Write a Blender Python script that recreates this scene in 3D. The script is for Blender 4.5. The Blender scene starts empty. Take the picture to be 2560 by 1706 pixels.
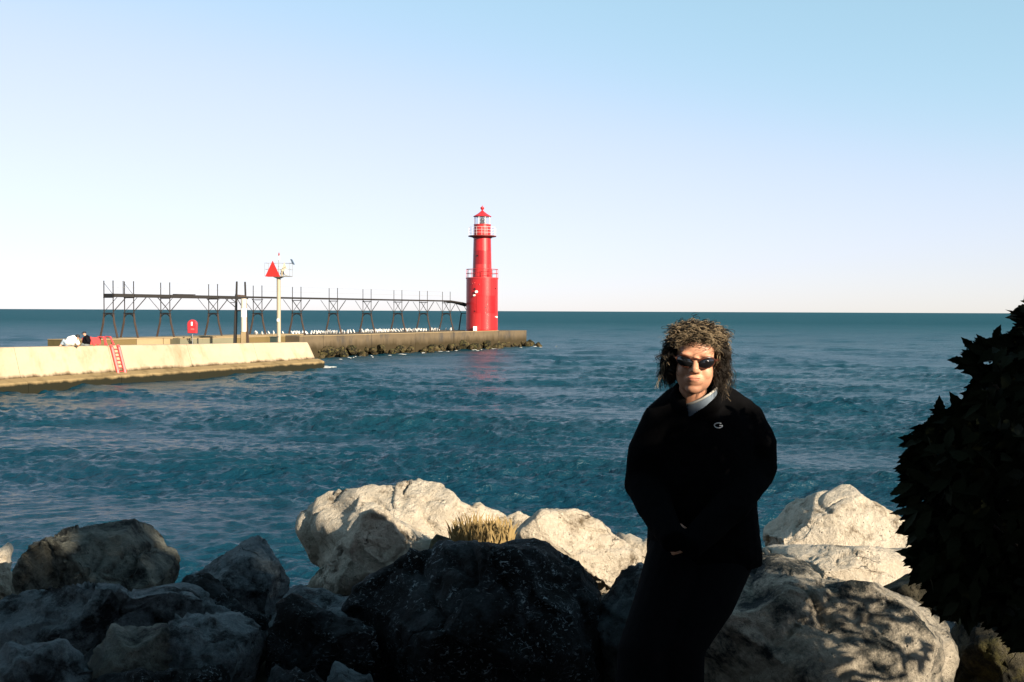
import bpy, bmesh, math, random
import numpy as np
from mathutils import Matrix, Vector
R = math.radians
S = bpy.context.scene
COL = S.collection

# ------------------------------------------------------------------ camera, sky, sun, exposure
CAM_H = 4.4
cd = bpy.data.cameras.new('camera'); cam = bpy.data.objects.new('camera', cd); COL.objects.link(cam)
cd.sensor_width = 36; cd.sensor_fit = 'HORIZONTAL'; cd.lens = 35.0; cd.clip_start = 0.05; cd.clip_end = 60000
CAM_M = Matrix.Translation((0, 0, CAM_H)) @ Matrix.Rotation(R(90 - 1.73), 4, 'X') @ Matrix.Rotation(R(0.245), 4, 'Z')
cam.matrix_world = CAM_M
S.camera = cam
SUN_EL, SUN_AZ = R(20), R(41)          # behind the camera, 41 degrees to its right
SUN = np.array([math.cos(SUN_EL) * math.sin(SUN_AZ), -math.cos(SUN_EL) * math.cos(SUN_AZ), math.sin(SUN_EL)])
W = bpy.data.worlds.new('World'); S.world = W; W.use_nodes = True
wn = W.node_tree
wn.nodes.clear()
wo = wn.nodes.new('ShaderNodeOutputWorld'); wb = wn.nodes.new('ShaderNodeBackground'); sk = wn.nodes.new('ShaderNodeTexSky')
sk.sky_type = 'NISHITA'; sk.sun_disc = False; sk.sun_elevation = SUN_EL
sk.sun_rotation = math.atan2(SUN[0], SUN[1])
sk.altitude = 100; sk.air_density = 1.0; sk.dust_density = 0.2; sk.ozone_density = 5.0
wb.inputs['Strength'].default_value = 0.15
gm = wn.nodes.new('ShaderNodeGamma'); gm.inputs[1].default_value = .55      # the soft contrast of the print's sky
tn = wn.nodes.new('ShaderNodeMix'); tn.data_type = 'RGBA'; tn.blend_type = 'MULTIPLY'; tn.inputs[0].default_value = 1; tn.inputs[7].default_value = (.3015, .3036, .318, 1)
hs = wn.nodes.new('ShaderNodeHueSaturation'); hs.inputs['Saturation'].default_value = .80; wn.links.new(sk.outputs[0], hs.inputs['Color']); wn.links.new(hs.outputs[0], gm.inputs[0]); wn.links.new(gm.outputs[0], tn.inputs[6]); cv = wn.nodes.new('ShaderNodeRGBCurve'); cm = cv.mapping; cm.extend = 'EXTRAPOLATED'
for ch, pts in ((0, ((0, 0), (.42, .365), (.55, .59), (.78, .79), (1, .965))), (1, ((0, 0), (.51, .545), (.66, .665), (.79, .76), (1, .93))), (2, ((0, 0), (.71, .715), (1, 1.0)))):
    c_ = cm.curves[ch]
    while len(c_.points) < len(pts): c_.points.new(.5, .5)
    for q_, (x_, y_) in zip(c_.points, pts): q_.location = (x_, y_); q_.handle_type = 'AUTO_CLAMPED'
cm.update()
t2 = wn.nodes.new('ShaderNodeMix'); t2.data_type = 'RGBA'; t2.blend_type = 'MULTIPLY'; t2.inputs[0].default_value = 1; t2.inputs[7].default_value = (3.333, 3.333, 3.333, 1)
wn.links.new(tn.outputs[2], cv.inputs['Color']); wn.links.new(cv.outputs[0], t2.inputs[6]); wn.links.new(t2.outputs[2], wb.inputs[0]); wn.links.new(wb.outputs[0], wo.inputs[0])
sl = bpy.data.lights.new('sun', 'SUN'); sl.energy = 5.0; sl.angle = R(0.5); sl.color = (1.0, 0.85, 0.65)
so = bpy.data.objects.new('sun', sl); COL.objects.link(so)
so.rotation_euler = Vector(tuple(SUN)).to_track_quat('Z', 'Y').to_euler(); so.location = (20, -25, 30)
S.view_settings.view_transform = 'Standard'; S.view_settings.look = 'None'
S.view_settings.exposure = 1.3; S.view_settings.gamma = 1.0; S.view_settings.use_curve_mapping = False
S.render.engine = 'CYCLES'
S.cycles.max_bounces = 6; S.cycles.diffuse_bounces = 2; S.cycles.glossy_bounces = 3
S.cycles.transmission_bounces = 4; S.cycles.transparent_max_bounces = 8
S.cycles.caustics_reflective = False; S.cycles.caustics_refractive = False

# ------------------------------------------------------------------ measuring: a pixel of the photograph at a depth -> world point
F = 2489.0; DK = 2560 / 2353.0
RM = np.array(CAM_M.to_3x3())
def at(dx, dy, depth):
    px, py = dx * DK, dy * DK
    v = RM @ np.array([(px - 1280) / F, -(py - 853) / F, -1.0])
    return np.array([0, 0, CAM_H]) + v * (depth / v[1])
def atp(px, py, depth): return at(px / DK, py / DK, depth)

# ------------------------------------------------------------------ noise in numpy
_rs = np.random.RandomState(5)
_perm = _rs.permutation(512).astype(np.int64); _perm = np.concatenate([_perm, _perm])
_grad = _rs.normal(size=(512, 3)); _grad /= np.linalg.norm(_grad, axis=1)[:, None]
def noise(P, seed=0):
    P = np.asarray(P, float) + seed * 17.31 + 1000
    I = np.floor(P).astype(np.int64); f = P - I
    u = f * f * f * (f * (f * 6 - 15) + 10)
    r = 0
    for i in (0, 1):
        for j in (0, 1):
            for k in (0, 1):
                h = _perm[(I[:, 0] + i) & 511]; h = _perm[(h + I[:, 1] + j) & 511]; h = _perm[(h + I[:, 2] + k) & 511]
                g = _grad[h]
                d = g[:, 0] * (f[:, 0] - i) + g[:, 1] * (f[:, 1] - j) + g[:, 2] * (f[:, 2] - k)
                w = (u[:, 0] if i else 1 - u[:, 0]) * (u[:, 1] if j else 1 - u[:, 1]) * (u[:, 2] if k else 1 - u[:, 2])
                r = r + d * w
    return r * 1.6
def fbm(P, o=4, seed=0, lac=2.03, g=0.5):
    a, s, r = 1, 1, 0
    for i in range(o):
        r = r + a * noise(P * s, seed + i); a *= g; s *= lac
    return r
def ridged(P, o=4, seed=0):
    a, s, r = 1, 1, 0
    for i in range(o):
        r = r + a * (1 - 2 * np.abs(noise(P * s, seed + i))); a *= .5; s *= 2.1
    return r

# ------------------------------------------------------------------ objects
def tag(o, label=None, cat=None, group=None, kind=None):
    if label: o['label'] = label
    if cat: o['category'] = cat
    if group: o['group'] = group
    if kind: o['kind'] = kind
    return o
def root(name, loc, label, cat, group=None, rz=0):
    o = bpy.data.objects.new(name, None); COL.objects.link(o); o.location = tuple(loc); o.rotation_euler = (0, 0, rz)
    o.empty_display_size = .2
    o['wloc'] = [float(q) for q in loc]
    return tag(o, label, cat, group)
def wloc(p):
    r = np.zeros(3)
    while p is not None:
        r += np.array(p.location); p = p.parent
    return r
def mesh_np(name, V, Fc, smooth=True):
    """V n x 3, Fc m x k (one polygon size)"""
    V = np.ascontiguousarray(V, np.float32); Fc = np.ascontiguousarray(Fc, np.int32)
    me = bpy.data.meshes.new(name); n, k = Fc.shape
    me.vertices.add(len(V)); me.vertices.foreach_set('co', V.ravel())
    me.loops.add(n * k); me.loops.foreach_set('vertex_index', Fc.ravel())
    me.polygons.add(n); me.polygons.foreach_set('loop_start', np.arange(0, n * k, k, dtype=np.int32))
    me.polygons.foreach_set('loop_total', np.full(n, k, np.int32))
    me.polygons.foreach_set('use_smooth', np.full(n, smooth, bool))
    me.update(calc_edges=True); me.validate()
    return me
def link(name, me, m, parent=None):
    o = bpy.data.objects.new(name, me); COL.objects.link(o)
    if m is not None and len(me.materials) == 0: me.materials.append(m)
    if parent is not None: o.parent = parent
    return o
def add_np(name, V, Fc, m, parent=None, smooth=True):
    V = np.asarray(V, float)
    if parent is not None: V = V - wloc(parent)
    return link(name, mesh_np(name, V, Fc, smooth), m, parent)

class MB:
    def __init__(s): s.v = []; s.f = []
    def add(s, vs, fs):
        b = len(s.v); s.v += [tuple(map(float, q)) for q in vs]; s.f += [tuple(i + b for i in f) for f in fs]; return s
    def box(s, c, sz, ax=None):
        c = np.array(c, float); A = np.eye(3) if ax is None else np.array(ax)
        vs = [c + A[0] * sz[0] * i / 2 + A[1] * sz[1] * j / 2 + A[2] * sz[2] * k / 2 for i in (-1, 1) for j in (-1, 1) for k in (-1, 1)]
        return s.add(vs, [(0, 1, 3, 2), (4, 6, 7, 5), (0, 4, 5, 1), (2, 3, 7, 6), (0, 2, 6, 4), (1, 5, 7, 3)])
    def bar(s, a, b, w, h=None, n=4):
        return s.tube([a, b], [w / 2, w / 2], n)
    def tube(s, pts, rad, n=8, cap=True):
        pts = [np.array(p, float) for p in pts]
        if np.isscalar(rad): rad = [rad] * len(pts)
        vs = []; ref = None
        for i, p in enumerate(pts):
            t = pts[min(i + 1, len(pts) - 1)] - pts[max(i - 1, 0)]; t = t / (np.linalg.norm(t) + 1e-12)
            if ref is None:
                ref = np.array([0, 0, 1.]) if abs(t[2]) < .9 else np.array([1., 0, 0])
            a = np.cross(t, ref); a /= np.linalg.norm(a) + 1e-12; b = np.cross(a, t); ref = b
            for k in range(n):
                q = 2 * math.pi * (k + .5) / n
                vs.append(p + rad[i] * (math.cos(q) * a + math.sin(q) * b))
        fs = []
        for i in range(len(pts) - 1):
            for k in range(n):
                fs.append((i * n + k, i * n + (k + 1) % n, (i + 1) * n + (k + 1) % n, (i + 1) * n + k))
        if cap:
            fs.append(tuple(range(n))[::-1]); fs.append(tuple(range((len(pts) - 1) * n, len(pts) * n)))
        return s.add(vs, fs)
    def lathe(s, c, prof, n=32, a0=0, a1=2 * math.pi):
        full = abs(a1 - a0 - 2 * math.pi) < 1e-6; m = n if full else n + 1
        vs = [(c[0] + r * math.sin(a0 + (a1 - a0) * k / n), c[1] - r * math.cos(a0 + (a1 - a0) * k / n), c[2] + z) for r, z in prof for k in range(m)]
        fs = [(i * m + k, i * m + (k + 1) % m, (i + 1) * m + (k + 1) % m, (i + 1) * m + k) for i in range(len(prof) - 1) for k in range(n)]
        return s.add(vs, fs)
    def prism(s, poly, z0, z1):
        n = len(poly); z0 = [z0] * n if np.isscalar(z0) else z0; z1 = [z1] * n if np.isscalar(z1) else z1
        vs = [(p[0], p[1], z) for p, z in zip(poly, z0)] + [(p[0], p[1], z) for p, z in zip(poly, z1)]
        return s.add(vs, [tuple(range(n))[::-1], tuple(range(n, 2 * n))] + [(i, (i + 1) % n, n + (i + 1) % n, n + i) for i in range(n)])
    def ball(s, c, r, n=8, m=6, ax=None):
        r = (r, r, r) if np.isscalar(r) else r; A = np.eye(3) if ax is None else np.array(ax)
        vs = []; c = np.array(c, float)
        for i in range(m + 1):
            th = math.pi * i / m
            for k in range(n):
                ph = 2 * math.pi * k / n
                q = (r[0] * math.sin(th) * math.cos(ph), r[1] * math.sin(th) * math.sin(ph), r[2] * math.cos(th))
                vs.append(c + q[0] * A[0] + q[1] * A[1] + q[2] * A[2])
        return s.add(vs, [(i * n + k, (i + 1) * n + k, (i + 1) * n + (k + 1) % n, i * n + (k + 1) % n) for i in range(m) for k in range(n)])
    def mesh(s, name, off=(0, 0, 0), smooth=False):
        me = bpy.data.meshes.new(name); off = np.array(off, float)
        me.from_pydata([tuple(np.array(q) - off) for q in s.v], [], s.f)
        bm = bmesh.new(); bm.from_mesh(me); bmesh.ops.remove_doubles(bm, verts=bm.verts, dist=1e-6)
        bmesh.ops.recalc_face_normals(bm, faces=bm.faces)
        if smooth:
            for f in bm.faces: f.smooth = True
            for e in bm.edges:
                if len(e.link_faces) == 2 and e.calc_face_angle(0) > R(40): e.smooth = False
        bm.to_mesh(me); bm.free()
        return me
    def build(s, name, m, parent=None, smooth=False):
        me = s.mesh(name, (0, 0, 0) if parent is None else wloc(parent), smooth)
        return link(name, me, m, parent)
def remesh(mb, voxel, smooth=5, name='m', factor=.5):
    me = mb.mesh(name); o = bpy.data.objects.new(name, me); COL.objects.link(o)
    md = o.modifiers.new('r', 'REMESH'); md.mode = 'VOXEL'; md.voxel_size = voxel; md.use_smooth_shade = True
    if smooth:
        ms = o.modifiers.new('s', 'SMOOTH'); ms.factor = factor; ms.iterations = smooth
    dg = bpy.context.evaluated_depsgraph_get(); dg.update()
    r = bpy.data.meshes.new_from_object(o.evaluated_get(dg)); r.name = name
    bpy.data.objects.remove(o); bpy.data.meshes.remove(me)
    for p in r.polygons: p.use_smooth = True
    return r
def link_rel(name, me, m, parent):
    """link a mesh given in world space below a parent"""
    me.transform(Matrix.Translation(tuple(-wloc(parent))))
    return link(name, me, m, parent)
def dup_part(o, parent, loc=None, rz=None):
    c = o.copy(); COL.objects.link(c); c.parent = parent
    if loc is not None: c.location = tuple(loc)
    if rz is not None: c.rotation_euler.z = rz
    return c
def dup(rt, loc, rz=0, label=None):
    r = rt.copy(); COL.objects.link(r); r.location = tuple(loc); r.rotation_euler.z = rz
    if label: r['label'] = label
    for ch in list(rt.children):
        c = ch.copy(); COL.objects.link(c); c.parent = r
        for g in list(ch.children):
            d = g.copy(); COL.objects.link(d); d.parent = c
    return r

# ------------------------------------------------------------------ materials
class NT:
    def __init__(s, name):
        s.m = bpy.data.materials.new(name); s.m.use_nodes = True; s.t = s.m.node_tree; s.b = s.t.nodes['Principled BSDF']
    def n(s, t, **k):
        x = s.t.nodes.new(t)
        for a, b in k.items(): setattr(x, a, b)
        return x
    def l(s, a, b): s.t.links.new(a, b)
    def coord(s, obj=True):
        c = s.n('ShaderNodeTexCoord'); return c.outputs['Object' if obj else 'Generated']
    def geo(s): return s.n('ShaderNodeNewGeometry').outputs['Position']
    def mapping(s, src, scale):
        m = s.n('ShaderNodeMapping'); m.inputs['Scale'].default_value = scale; s.l(src, m.inputs['Vector']); return m.outputs[0]
    def noise(s, src, scale, detail=6, rough=.6, dist=0.):
        x = s.n('ShaderNodeTexNoise'); x.inputs['Scale'].default_value = scale; x.inputs['Detail'].default_value = detail
        x.inputs['Roughness'].default_value = rough; x.inputs['Distortion'].default_value = dist; s.l(src, x.inputs['Vector']); return x.outputs['Fac']
    def voro(s, src, scale, feature='F1'):
        x = s.n('ShaderNodeTexVoronoi', feature=feature); x.inputs['Scale'].default_value = scale; s.l(src, x.inputs['Vector']); return x.outputs['Distance']
    def ramp(s, src, stops):
        x = s.n('ShaderNodeValToRGB'); e = x.color_ramp.elements
        while len(e) < len(stops): e.new(.5)
        for q, (p, c) in zip(e, stops): q.position = p; q.color = (c, c, c, 1) if np.isscalar(c) else (*c, 1)
        s.l(src, x.inputs[0]); return x.outputs[0]
    def mix(s, f, a, b, bt='MIX'):
        x = s.n('ShaderNodeMix', data_type='RGBA', blend_type=bt)
        for i, q in ((0, f), (6, a), (7, b)):
            if isinstance(q, (int, float)): x.inputs[i].default_value = q if i == 0 else (q, q, q, 1)
            elif isinstance(q, tuple): x.inputs[i].default_value = (*q, 1)
            else: s.l(q, x.inputs[i])
        return x.outputs[2]
    def math(s, op, a, b=0.0):
        x = s.n('ShaderNodeMath', operation=op)
        for i, q in ((0, a), (1, b)):
            if isinstance(q, (int, float)): x.inputs[i].default_value = q
            else: s.l(q, x.inputs[i])
        return x.outputs[0]
    def bump(s, h, strength=.5, dist=.02, base=None):
        x = s.n('ShaderNodeBump'); x.inputs['Strength'].default_value = strength; x.inputs['Distance'].default_value = dist
        s.l(h, x.inputs['Height'])
        if base is not None: s.l(base, x.inputs['Normal'])
        return x.outputs[0]
    def set(s, color=None, rough=None, normal=None, spec=None, metal=None):
        for k, v in (('Base Color', color), ('Roughness', rough), ('Normal', normal), ('Specular IOR Level', spec), ('Metallic', metal)):
            if v is None: continue
            if isinstance(v, tuple): s.b.inputs[k].default_value = (*v, 1)
            elif isinstance(v, (int, float)): s.b.inputs[k].default_value = v
            else: s.l(v, s.b.inputs[k])
        return s.m
def paint(name, c, rough=.5, var=.15, scale=6, bump=.0, metal=0, spec=.5):
    t = NT(name); p = t.coord()
    f = t.noise(p, scale)
    col = t.mix(f, tuple(q * (1 - var) for q in c), tuple(min(1, q * (1 + var)) for q in c))
    nm = t.bump(t.noise(p, scale * 6), bump, .01) if bump else None
    return t.set(col, rough, nm, spec, metal)

def stone(name, base, dark, pale, dark_amt=.45, fleck=.0, scale=1.0, moss=0.0, soft=.8):
    t = NT(name); p = t.geo()
    big = t.noise(p, 1.6 * scale, 5, .6); mid = t.noise(p, 7 * scale, 8, .7); fine = t.noise(p, 38 * scale, 6, .75)
    col = t.mix(t.ramp(big, [(.35, 0.), (.65, 1.)]), tuple(q * .82 for q in base), base)
    col = t.mix(t.ramp(mid, [(.35, 0.), (.7, soft)]), col, pale)
    col = t.mix(t.math('MULTIPLY', t.ramp(fine, [(.42, 1.), (.56, 0.)]), .45), col, tuple(q * .55 for q in base))
    dm = t.ramp(t.noise(p, 4.3 * scale, 9, .72), [(dark_amt - .07, 1.), (dark_amt + .05, 0.)])
    col = t.mix(dm, col, dark)
    # cracks and pits
    w = t.n('ShaderNodeTexNoise'); w.inputs['Scale'].default_value = 3; t.l(p, w.inputs['Vector'])
    wp = t.n('ShaderNodeVectorMath', operation='MULTIPLY_ADD'); t.l(w.outputs['Color'], wp.inputs[0]); wp.inputs[1].default_value = (.5, .5, .5); t.l(p, wp.inputs[2])
    cr = t.voro(wp.outputs[0], 3.1 * scale, 'DISTANCE_TO_EDGE')
    crack = t.math('MULTIPLY', t.ramp(cr, [(0.0, .7), (.012, 0.)]), t.ramp(t.noise(p, 2.3, 2), [(.56, 0.), (.66, 1.)]))
    col = t.mix(crack, col, tuple(q * .3 for q in dark))
    pit = t.ramp(t.voro(p, 34 * scale), [(.0, 1.), (.22, 0.)]); pit = t.math('MULTIPLY', pit, t.ramp(mid, [(.45, 0.), (.6, 1.)]))
    col = t.mix(pit, col, tuple(q * .5 for q in dark))
    if fleck:
        fl = t.ramp(t.noise(t.mapping(p, (1, 1, 1.5)), 26 * scale, 6, .72, 1.6), [(.56, 0.), (.64, fleck)])
        fl = t.math('MULTIPLY', fl, t.ramp(t.noise(p, 3.6, 5, .7), [(.44, 0.), (.60, 1.)]))
        col = t.mix(fl, col, pale)
    if moss:
        mm = t.ramp(t.noise(p, 5, 6, .7), [(.5, 0.), (.62, moss)]); col = t.mix(mm, col, (.10, .09, .03))
    h = t.math('ADD', t.math('MULTIPLY', mid, .9), t.math('MULTIPLY', fine, .45))
    h = t.math('SUBTRACT', h, t.math('MULTIPLY', crack, .5)); h = t.math('SUBTRACT', h, t.math('MULTIPLY', pit, .35))
    return t.set(col, .9, t.bump(h, 1.0, .075), .15)
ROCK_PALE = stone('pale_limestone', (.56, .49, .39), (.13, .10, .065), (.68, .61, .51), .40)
ROCK_MID = stone('shade_blue_limestone', (.115, .145, .16), (.012, .015, .017), (.25, .29, .30), .46, .5, 1.0)  # blue cast of the shade is put into this stone's colour
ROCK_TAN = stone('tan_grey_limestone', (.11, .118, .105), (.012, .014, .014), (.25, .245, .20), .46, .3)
ROCK_DARK = stone('dark_lichen_shade_stone', (.016, .021, .025), (.003, .0035, .004), (.34, .42, .46), .54, 1.0, soft=.12)  # dark lichen on the big boulder, painted shade on the block in the gap
ROCK_MIX = stone('shade_mottled_limestone', (.33, .295, .235), (.022, .027, .028), (.60, .53, .43), .50, .5)  # dark mottling stands in for shade on the seat boulder
ROCK_MOSS = stone('mossy_limestone', (.07, .065, .045), (.012, .012, .009), (.16, .14, .10), .50, .2, 1.2, .8)
ROCK_ALGAE = stone('algae_covered_stone', (.05, .036, .018), (.006, .006, .004), (.12, .09, .045), .54, 0, .35, .7)

def concrete(name, base, stain, streak=.5, dark=(.05, .045, .035), zlo=None):
    t = NT(name); p = t.geo()
    big = t.noise(t.mapping(p, (.25, .25, .4)), 1.2, 5); fine = t.noise(p, 9, 6, .7)
    st = t.noise(t.mapping(p, (.75, .75, .30)), 1.0, 8, .68)
    col = t.mix(t.ramp(big, [(.3, 0.), (.7, 1.)]), tuple(q * .85 for q in base), tuple(min(1, q * 1.08) for q in base))
    col = t.mix(t.ramp(st, [(.5, 0.), (.72, streak)]), col, stain)
    col = t.mix(t.ramp(fine, [(.55, 0.), (.8, .35)]), col, stain)
    if zlo:
        sx = t.n('ShaderNodeSeparateXYZ'); t.l(p, sx.inputs[0])
        e = t.math('ADD', sx.outputs[2], t.math('MULTIPLY', t.math('SUBTRACT', t.noise(t.mapping(p, (1.6, 1.6, .4)), 1.0, 8, .7), .5), zlo[1]))
        mr = t.n('ShaderNodeMapRange'); t.l(e, mr.inputs[0]); mr.inputs[1].default_value = zlo[0] + zlo[2]; mr.inputs[2].default_value = zlo[0]
        col = t.mix(mr.outputs[0], col, dark)
    return t.set(col, .9, t.bump(t.math('ADD', fine, t.math('MULTIPLY', st, .6)), .35, .04), .2)

# ------------------------------------------------------------------ water
def build_water():
    fpx = 996.0
    NC = 640
    # rows spaced evenly as seen from the shore, from close in to far out
    pix = np.concatenate([np.linspace(470, 302, 16), np.linspace(300, 90, 450), np.linspace(90, 8, 215)[1:], np.linspace(8, .2, 42)[1:]])
    y = CAM_H * fpx / pix
    u = np.concatenate([[-12, -6, -3, -1.6, -1.0], np.linspace(-.62, .62, NC), [1.0, 1.6, 3, 6, 12]])
    Y, U = np.meshgrid(y, u, indexing='ij'); X = U * Y
    dy = np.gradient(y)[:, None]; dx = np.full_like(X, 1.24 / NC) * Y
    Z = np.zeros_like(X); DX = np.zeros_like(X); DY = np.zeros_like(X)
    rs = np.random.RandomState(11)
    NW = 120
    lam = np.concatenate([np.exp(rs.uniform(math.log(.14), math.log(.95), 84)), np.exp(rs.uniform(math.log(.95), math.log(3.2), 36))])
    wx = X + .35 * np.sin(.9 * Y + .4 * X) ; wy = Y + .30 * np.sin(.8 * X - .35 * Y)
    for L in lam:
        th = rs.normal(R(-96), R(28)); k = 2 * math.pi / L
        kx, ky = k * math.cos(th), k * math.sin(th); ph = rs.uniform(0, 6.28)
        A = (.0125 if L < .95 else .0066) * L
        fade = np.clip((L / (2.0 * np.maximum(dy * abs(math.sin(th)), 1e-3)) - .40) / .5, 0, 1)
        q = kx * wx + ky * wy + ph
        g = .45 + 1.0 * (.5 + .5 * np.sin(.37 * kx * X * rs.uniform(.1, .35) + .37 * ky * Y * rs.uniform(.1, .35) + ph * 5 + kx * .2 * Y)) ** 1.5
        s = np.sin(q); c = np.cos(q)
        Z += A * g * fade * (s + .22 * np.cos(2 * q + 3.14)); DY += A * g * fade * c * math.sin(th) * .6
    for L in np.exp(rs.uniform(math.log(3.5), math.log(13), 18)):
        th = rs.normal(R(-93), R(22)); k = 2 * math.pi / L; kx, ky = k * math.cos(th), k * math.sin(th); ph = rs.uniform(0, 6.28)
        fade = np.clip((L / (2.0 * np.maximum(dy * abs(math.sin(th)), 1e-3)) - .40) / .5, 0, 1)
        q = kx * (X + 1.5 * np.sin(.11 * Y + ph)) + ky * (Y + 1.2 * np.sin(.13 * X + ph * 2)) + ph
        Z += .0050 * L * fade * (np.sin(q) + .22 * np.cos(2 * q + 3.14)) * (.4 + .9 * (.5 + .5 * np.sin(.21 * kx * X + .17 * ky * X + .15 * ky * Y + ph)))
    grp = .75 + .5 * (np.sin(.19 * X + .31 * Y) * np.sin(.11 * X - .23 * Y + 1.3))
    side = np.clip((.64 - np.abs(U)) * 20, 0, 1)
    Z *= grp * side; DY *= side * grp
    V = np.stack([X, Y + DY, Z], -1).reshape(-1, 3)
    nr, nc = X.shape
    idx = np.arange(nr * nc).reshape(nr, nc)
    Fq = np.stack([idx[:-1, :-1], idx[:-1, 1:], idx[1:, 1:], idx[1:, :-1]], -1).reshape(-1, 4)
    t = NT('lake_water'); p = t.geo()
    h1 = t.noise(t.mapping(p, (1.0, 1.9, 1)), 3.4, 5, .62); h2 = t.noise(t.mapping(p, (.45, 1.1, 1)), 1.0, 4, .6)
    nb = t.bump(h2, 1.0, .16, t.bump(h1, 1.0, .11))
    patch = t.noise(t.mapping(p, (.006, .022, 1)), 1.0, 4, .6)
    col = t.mix(t.ramp(patch, [(.4, 0.), (.62, 1.)]), (.002, .027, .048), (.005, .032, .049))
    t.b.inputs['IOR'].default_value = 1.33
    sx = t.n('ShaderNodeSeparateXYZ'); t.l(p, sx.inputs[0])
    # waves too small to resolve far out: a broader gloss
    mr = t.n('ShaderNodeMapRange'); t.l(sx.outputs[1], mr.inputs[0]); mr.inputs[1].default_value = 30; mr.inputs[2].default_value = 400; mr.inputs[3].default_value = .22; mr.inputs[4].default_value = .62
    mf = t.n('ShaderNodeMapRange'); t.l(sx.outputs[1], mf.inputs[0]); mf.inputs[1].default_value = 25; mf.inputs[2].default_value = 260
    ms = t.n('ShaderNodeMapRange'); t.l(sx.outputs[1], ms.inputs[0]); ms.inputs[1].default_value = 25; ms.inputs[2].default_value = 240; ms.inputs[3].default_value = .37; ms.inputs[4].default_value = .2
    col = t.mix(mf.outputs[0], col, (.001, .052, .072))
    gust = t.ramp(t.noise(t.mapping(p, (.035, .10, 1)), 1.0, 6, .7), [(.35, .55), (.68, 1.35)])
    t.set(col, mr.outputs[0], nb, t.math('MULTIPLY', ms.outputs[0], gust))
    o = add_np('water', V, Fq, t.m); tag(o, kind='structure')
build_water()

# ------------------------------------------------------------------ shore ground
def ground_z(x, y):
    z = np.interp(y, [-400, -20, 2.9, 4.2, 5.5, 7, 8.5, 10, 12, 14, 17, 22], [4.5, 2.9, 2.72, 2.6, 2.52, 2.32, 1.96, 1.5, .85, .1, -1.6, -3])
    return z
def build_ground():
    ys = np.concatenate([np.linspace(-400, -30, 12), np.linspace(-28, 2, 40), np.linspace(2.2, 22, 130)])
    xs = np.concatenate([np.linspace(-500, -22, 12), np.linspace(-20, 20, 200), np.linspace(22, 500, 12)])
    X, Y = np.meshgrid(xs, ys); Z = ground_z(X, Y)
    P = np.stack([X, Y, np.zeros_like(X)], -1).reshape(-1, 3)
    Z = Z + (.10 * fbm(P * 1.3, 3, 3) + .05 * fbm(P * 5, 3, 8)).reshape(Z.shape)
    V = np.stack([X, Y, Z], -1).reshape(-1, 3); nr, nc = X.shape; idx = np.arange(nr * nc).reshape(nr, nc)
    Fq = np.stack([idx[:-1, :-1], idx[:-1, 1:], idx[1:, 1:], idx[1:, :-1]], -1).reshape(-1, 4)
    t = NT('stony_soil'); p = t.geo()
    col = t.mix(t.noise(p, 6, 8, .7), (.022, .020, .014), (.075, .065, .045))
    t.set(col, .95, t.bump(t.noise(p, 24, 6, .7), .8, .05), .1)
    tag(add_np('ground', V, Fq, t.m), kind='structure')
build_ground()

# ------------------------------------------------------------------ piers
PD = np.array([.507, .862]); PD /= np.linalg.norm(PD)     # direction of the piers, shore to lake
PN = np.array([PD[1], -PD[0]])                            # towards the harbour mouth and the camera
CREAM = concrete('cream_concrete', (.40, .325, .225), (.22, .155, .085), .8, (.06, .04, .02), (.70, .6, .20))
CREAM_TOP = concrete('pier_deck_concrete', (.42, .36, .27), (.22, .17, .1), .3)
LEDGE = concrete('wet_ledge_concrete', (.22, .16, .08), (.07, .05, .02), .9, (.012, .012, .006), (.34, .4, .14))
GREYC = concrete('weathered_grey_concrete', (.115, .088, .055), (.035, .037, .040), 1.0, (.035, .026, .012), (.85, 1.3, .7))
TANC = concrete('tan_concrete', (.28, .21, .12), (.13, .10, .04), .55)
BROWNC = concrete('brown_concrete', (.13, .095, .04), (.07, .05, .018), .6)
ALGC = concrete('green_grey_concrete', (.16, .15, .10), (.09, .09, .06), .5)

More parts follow.
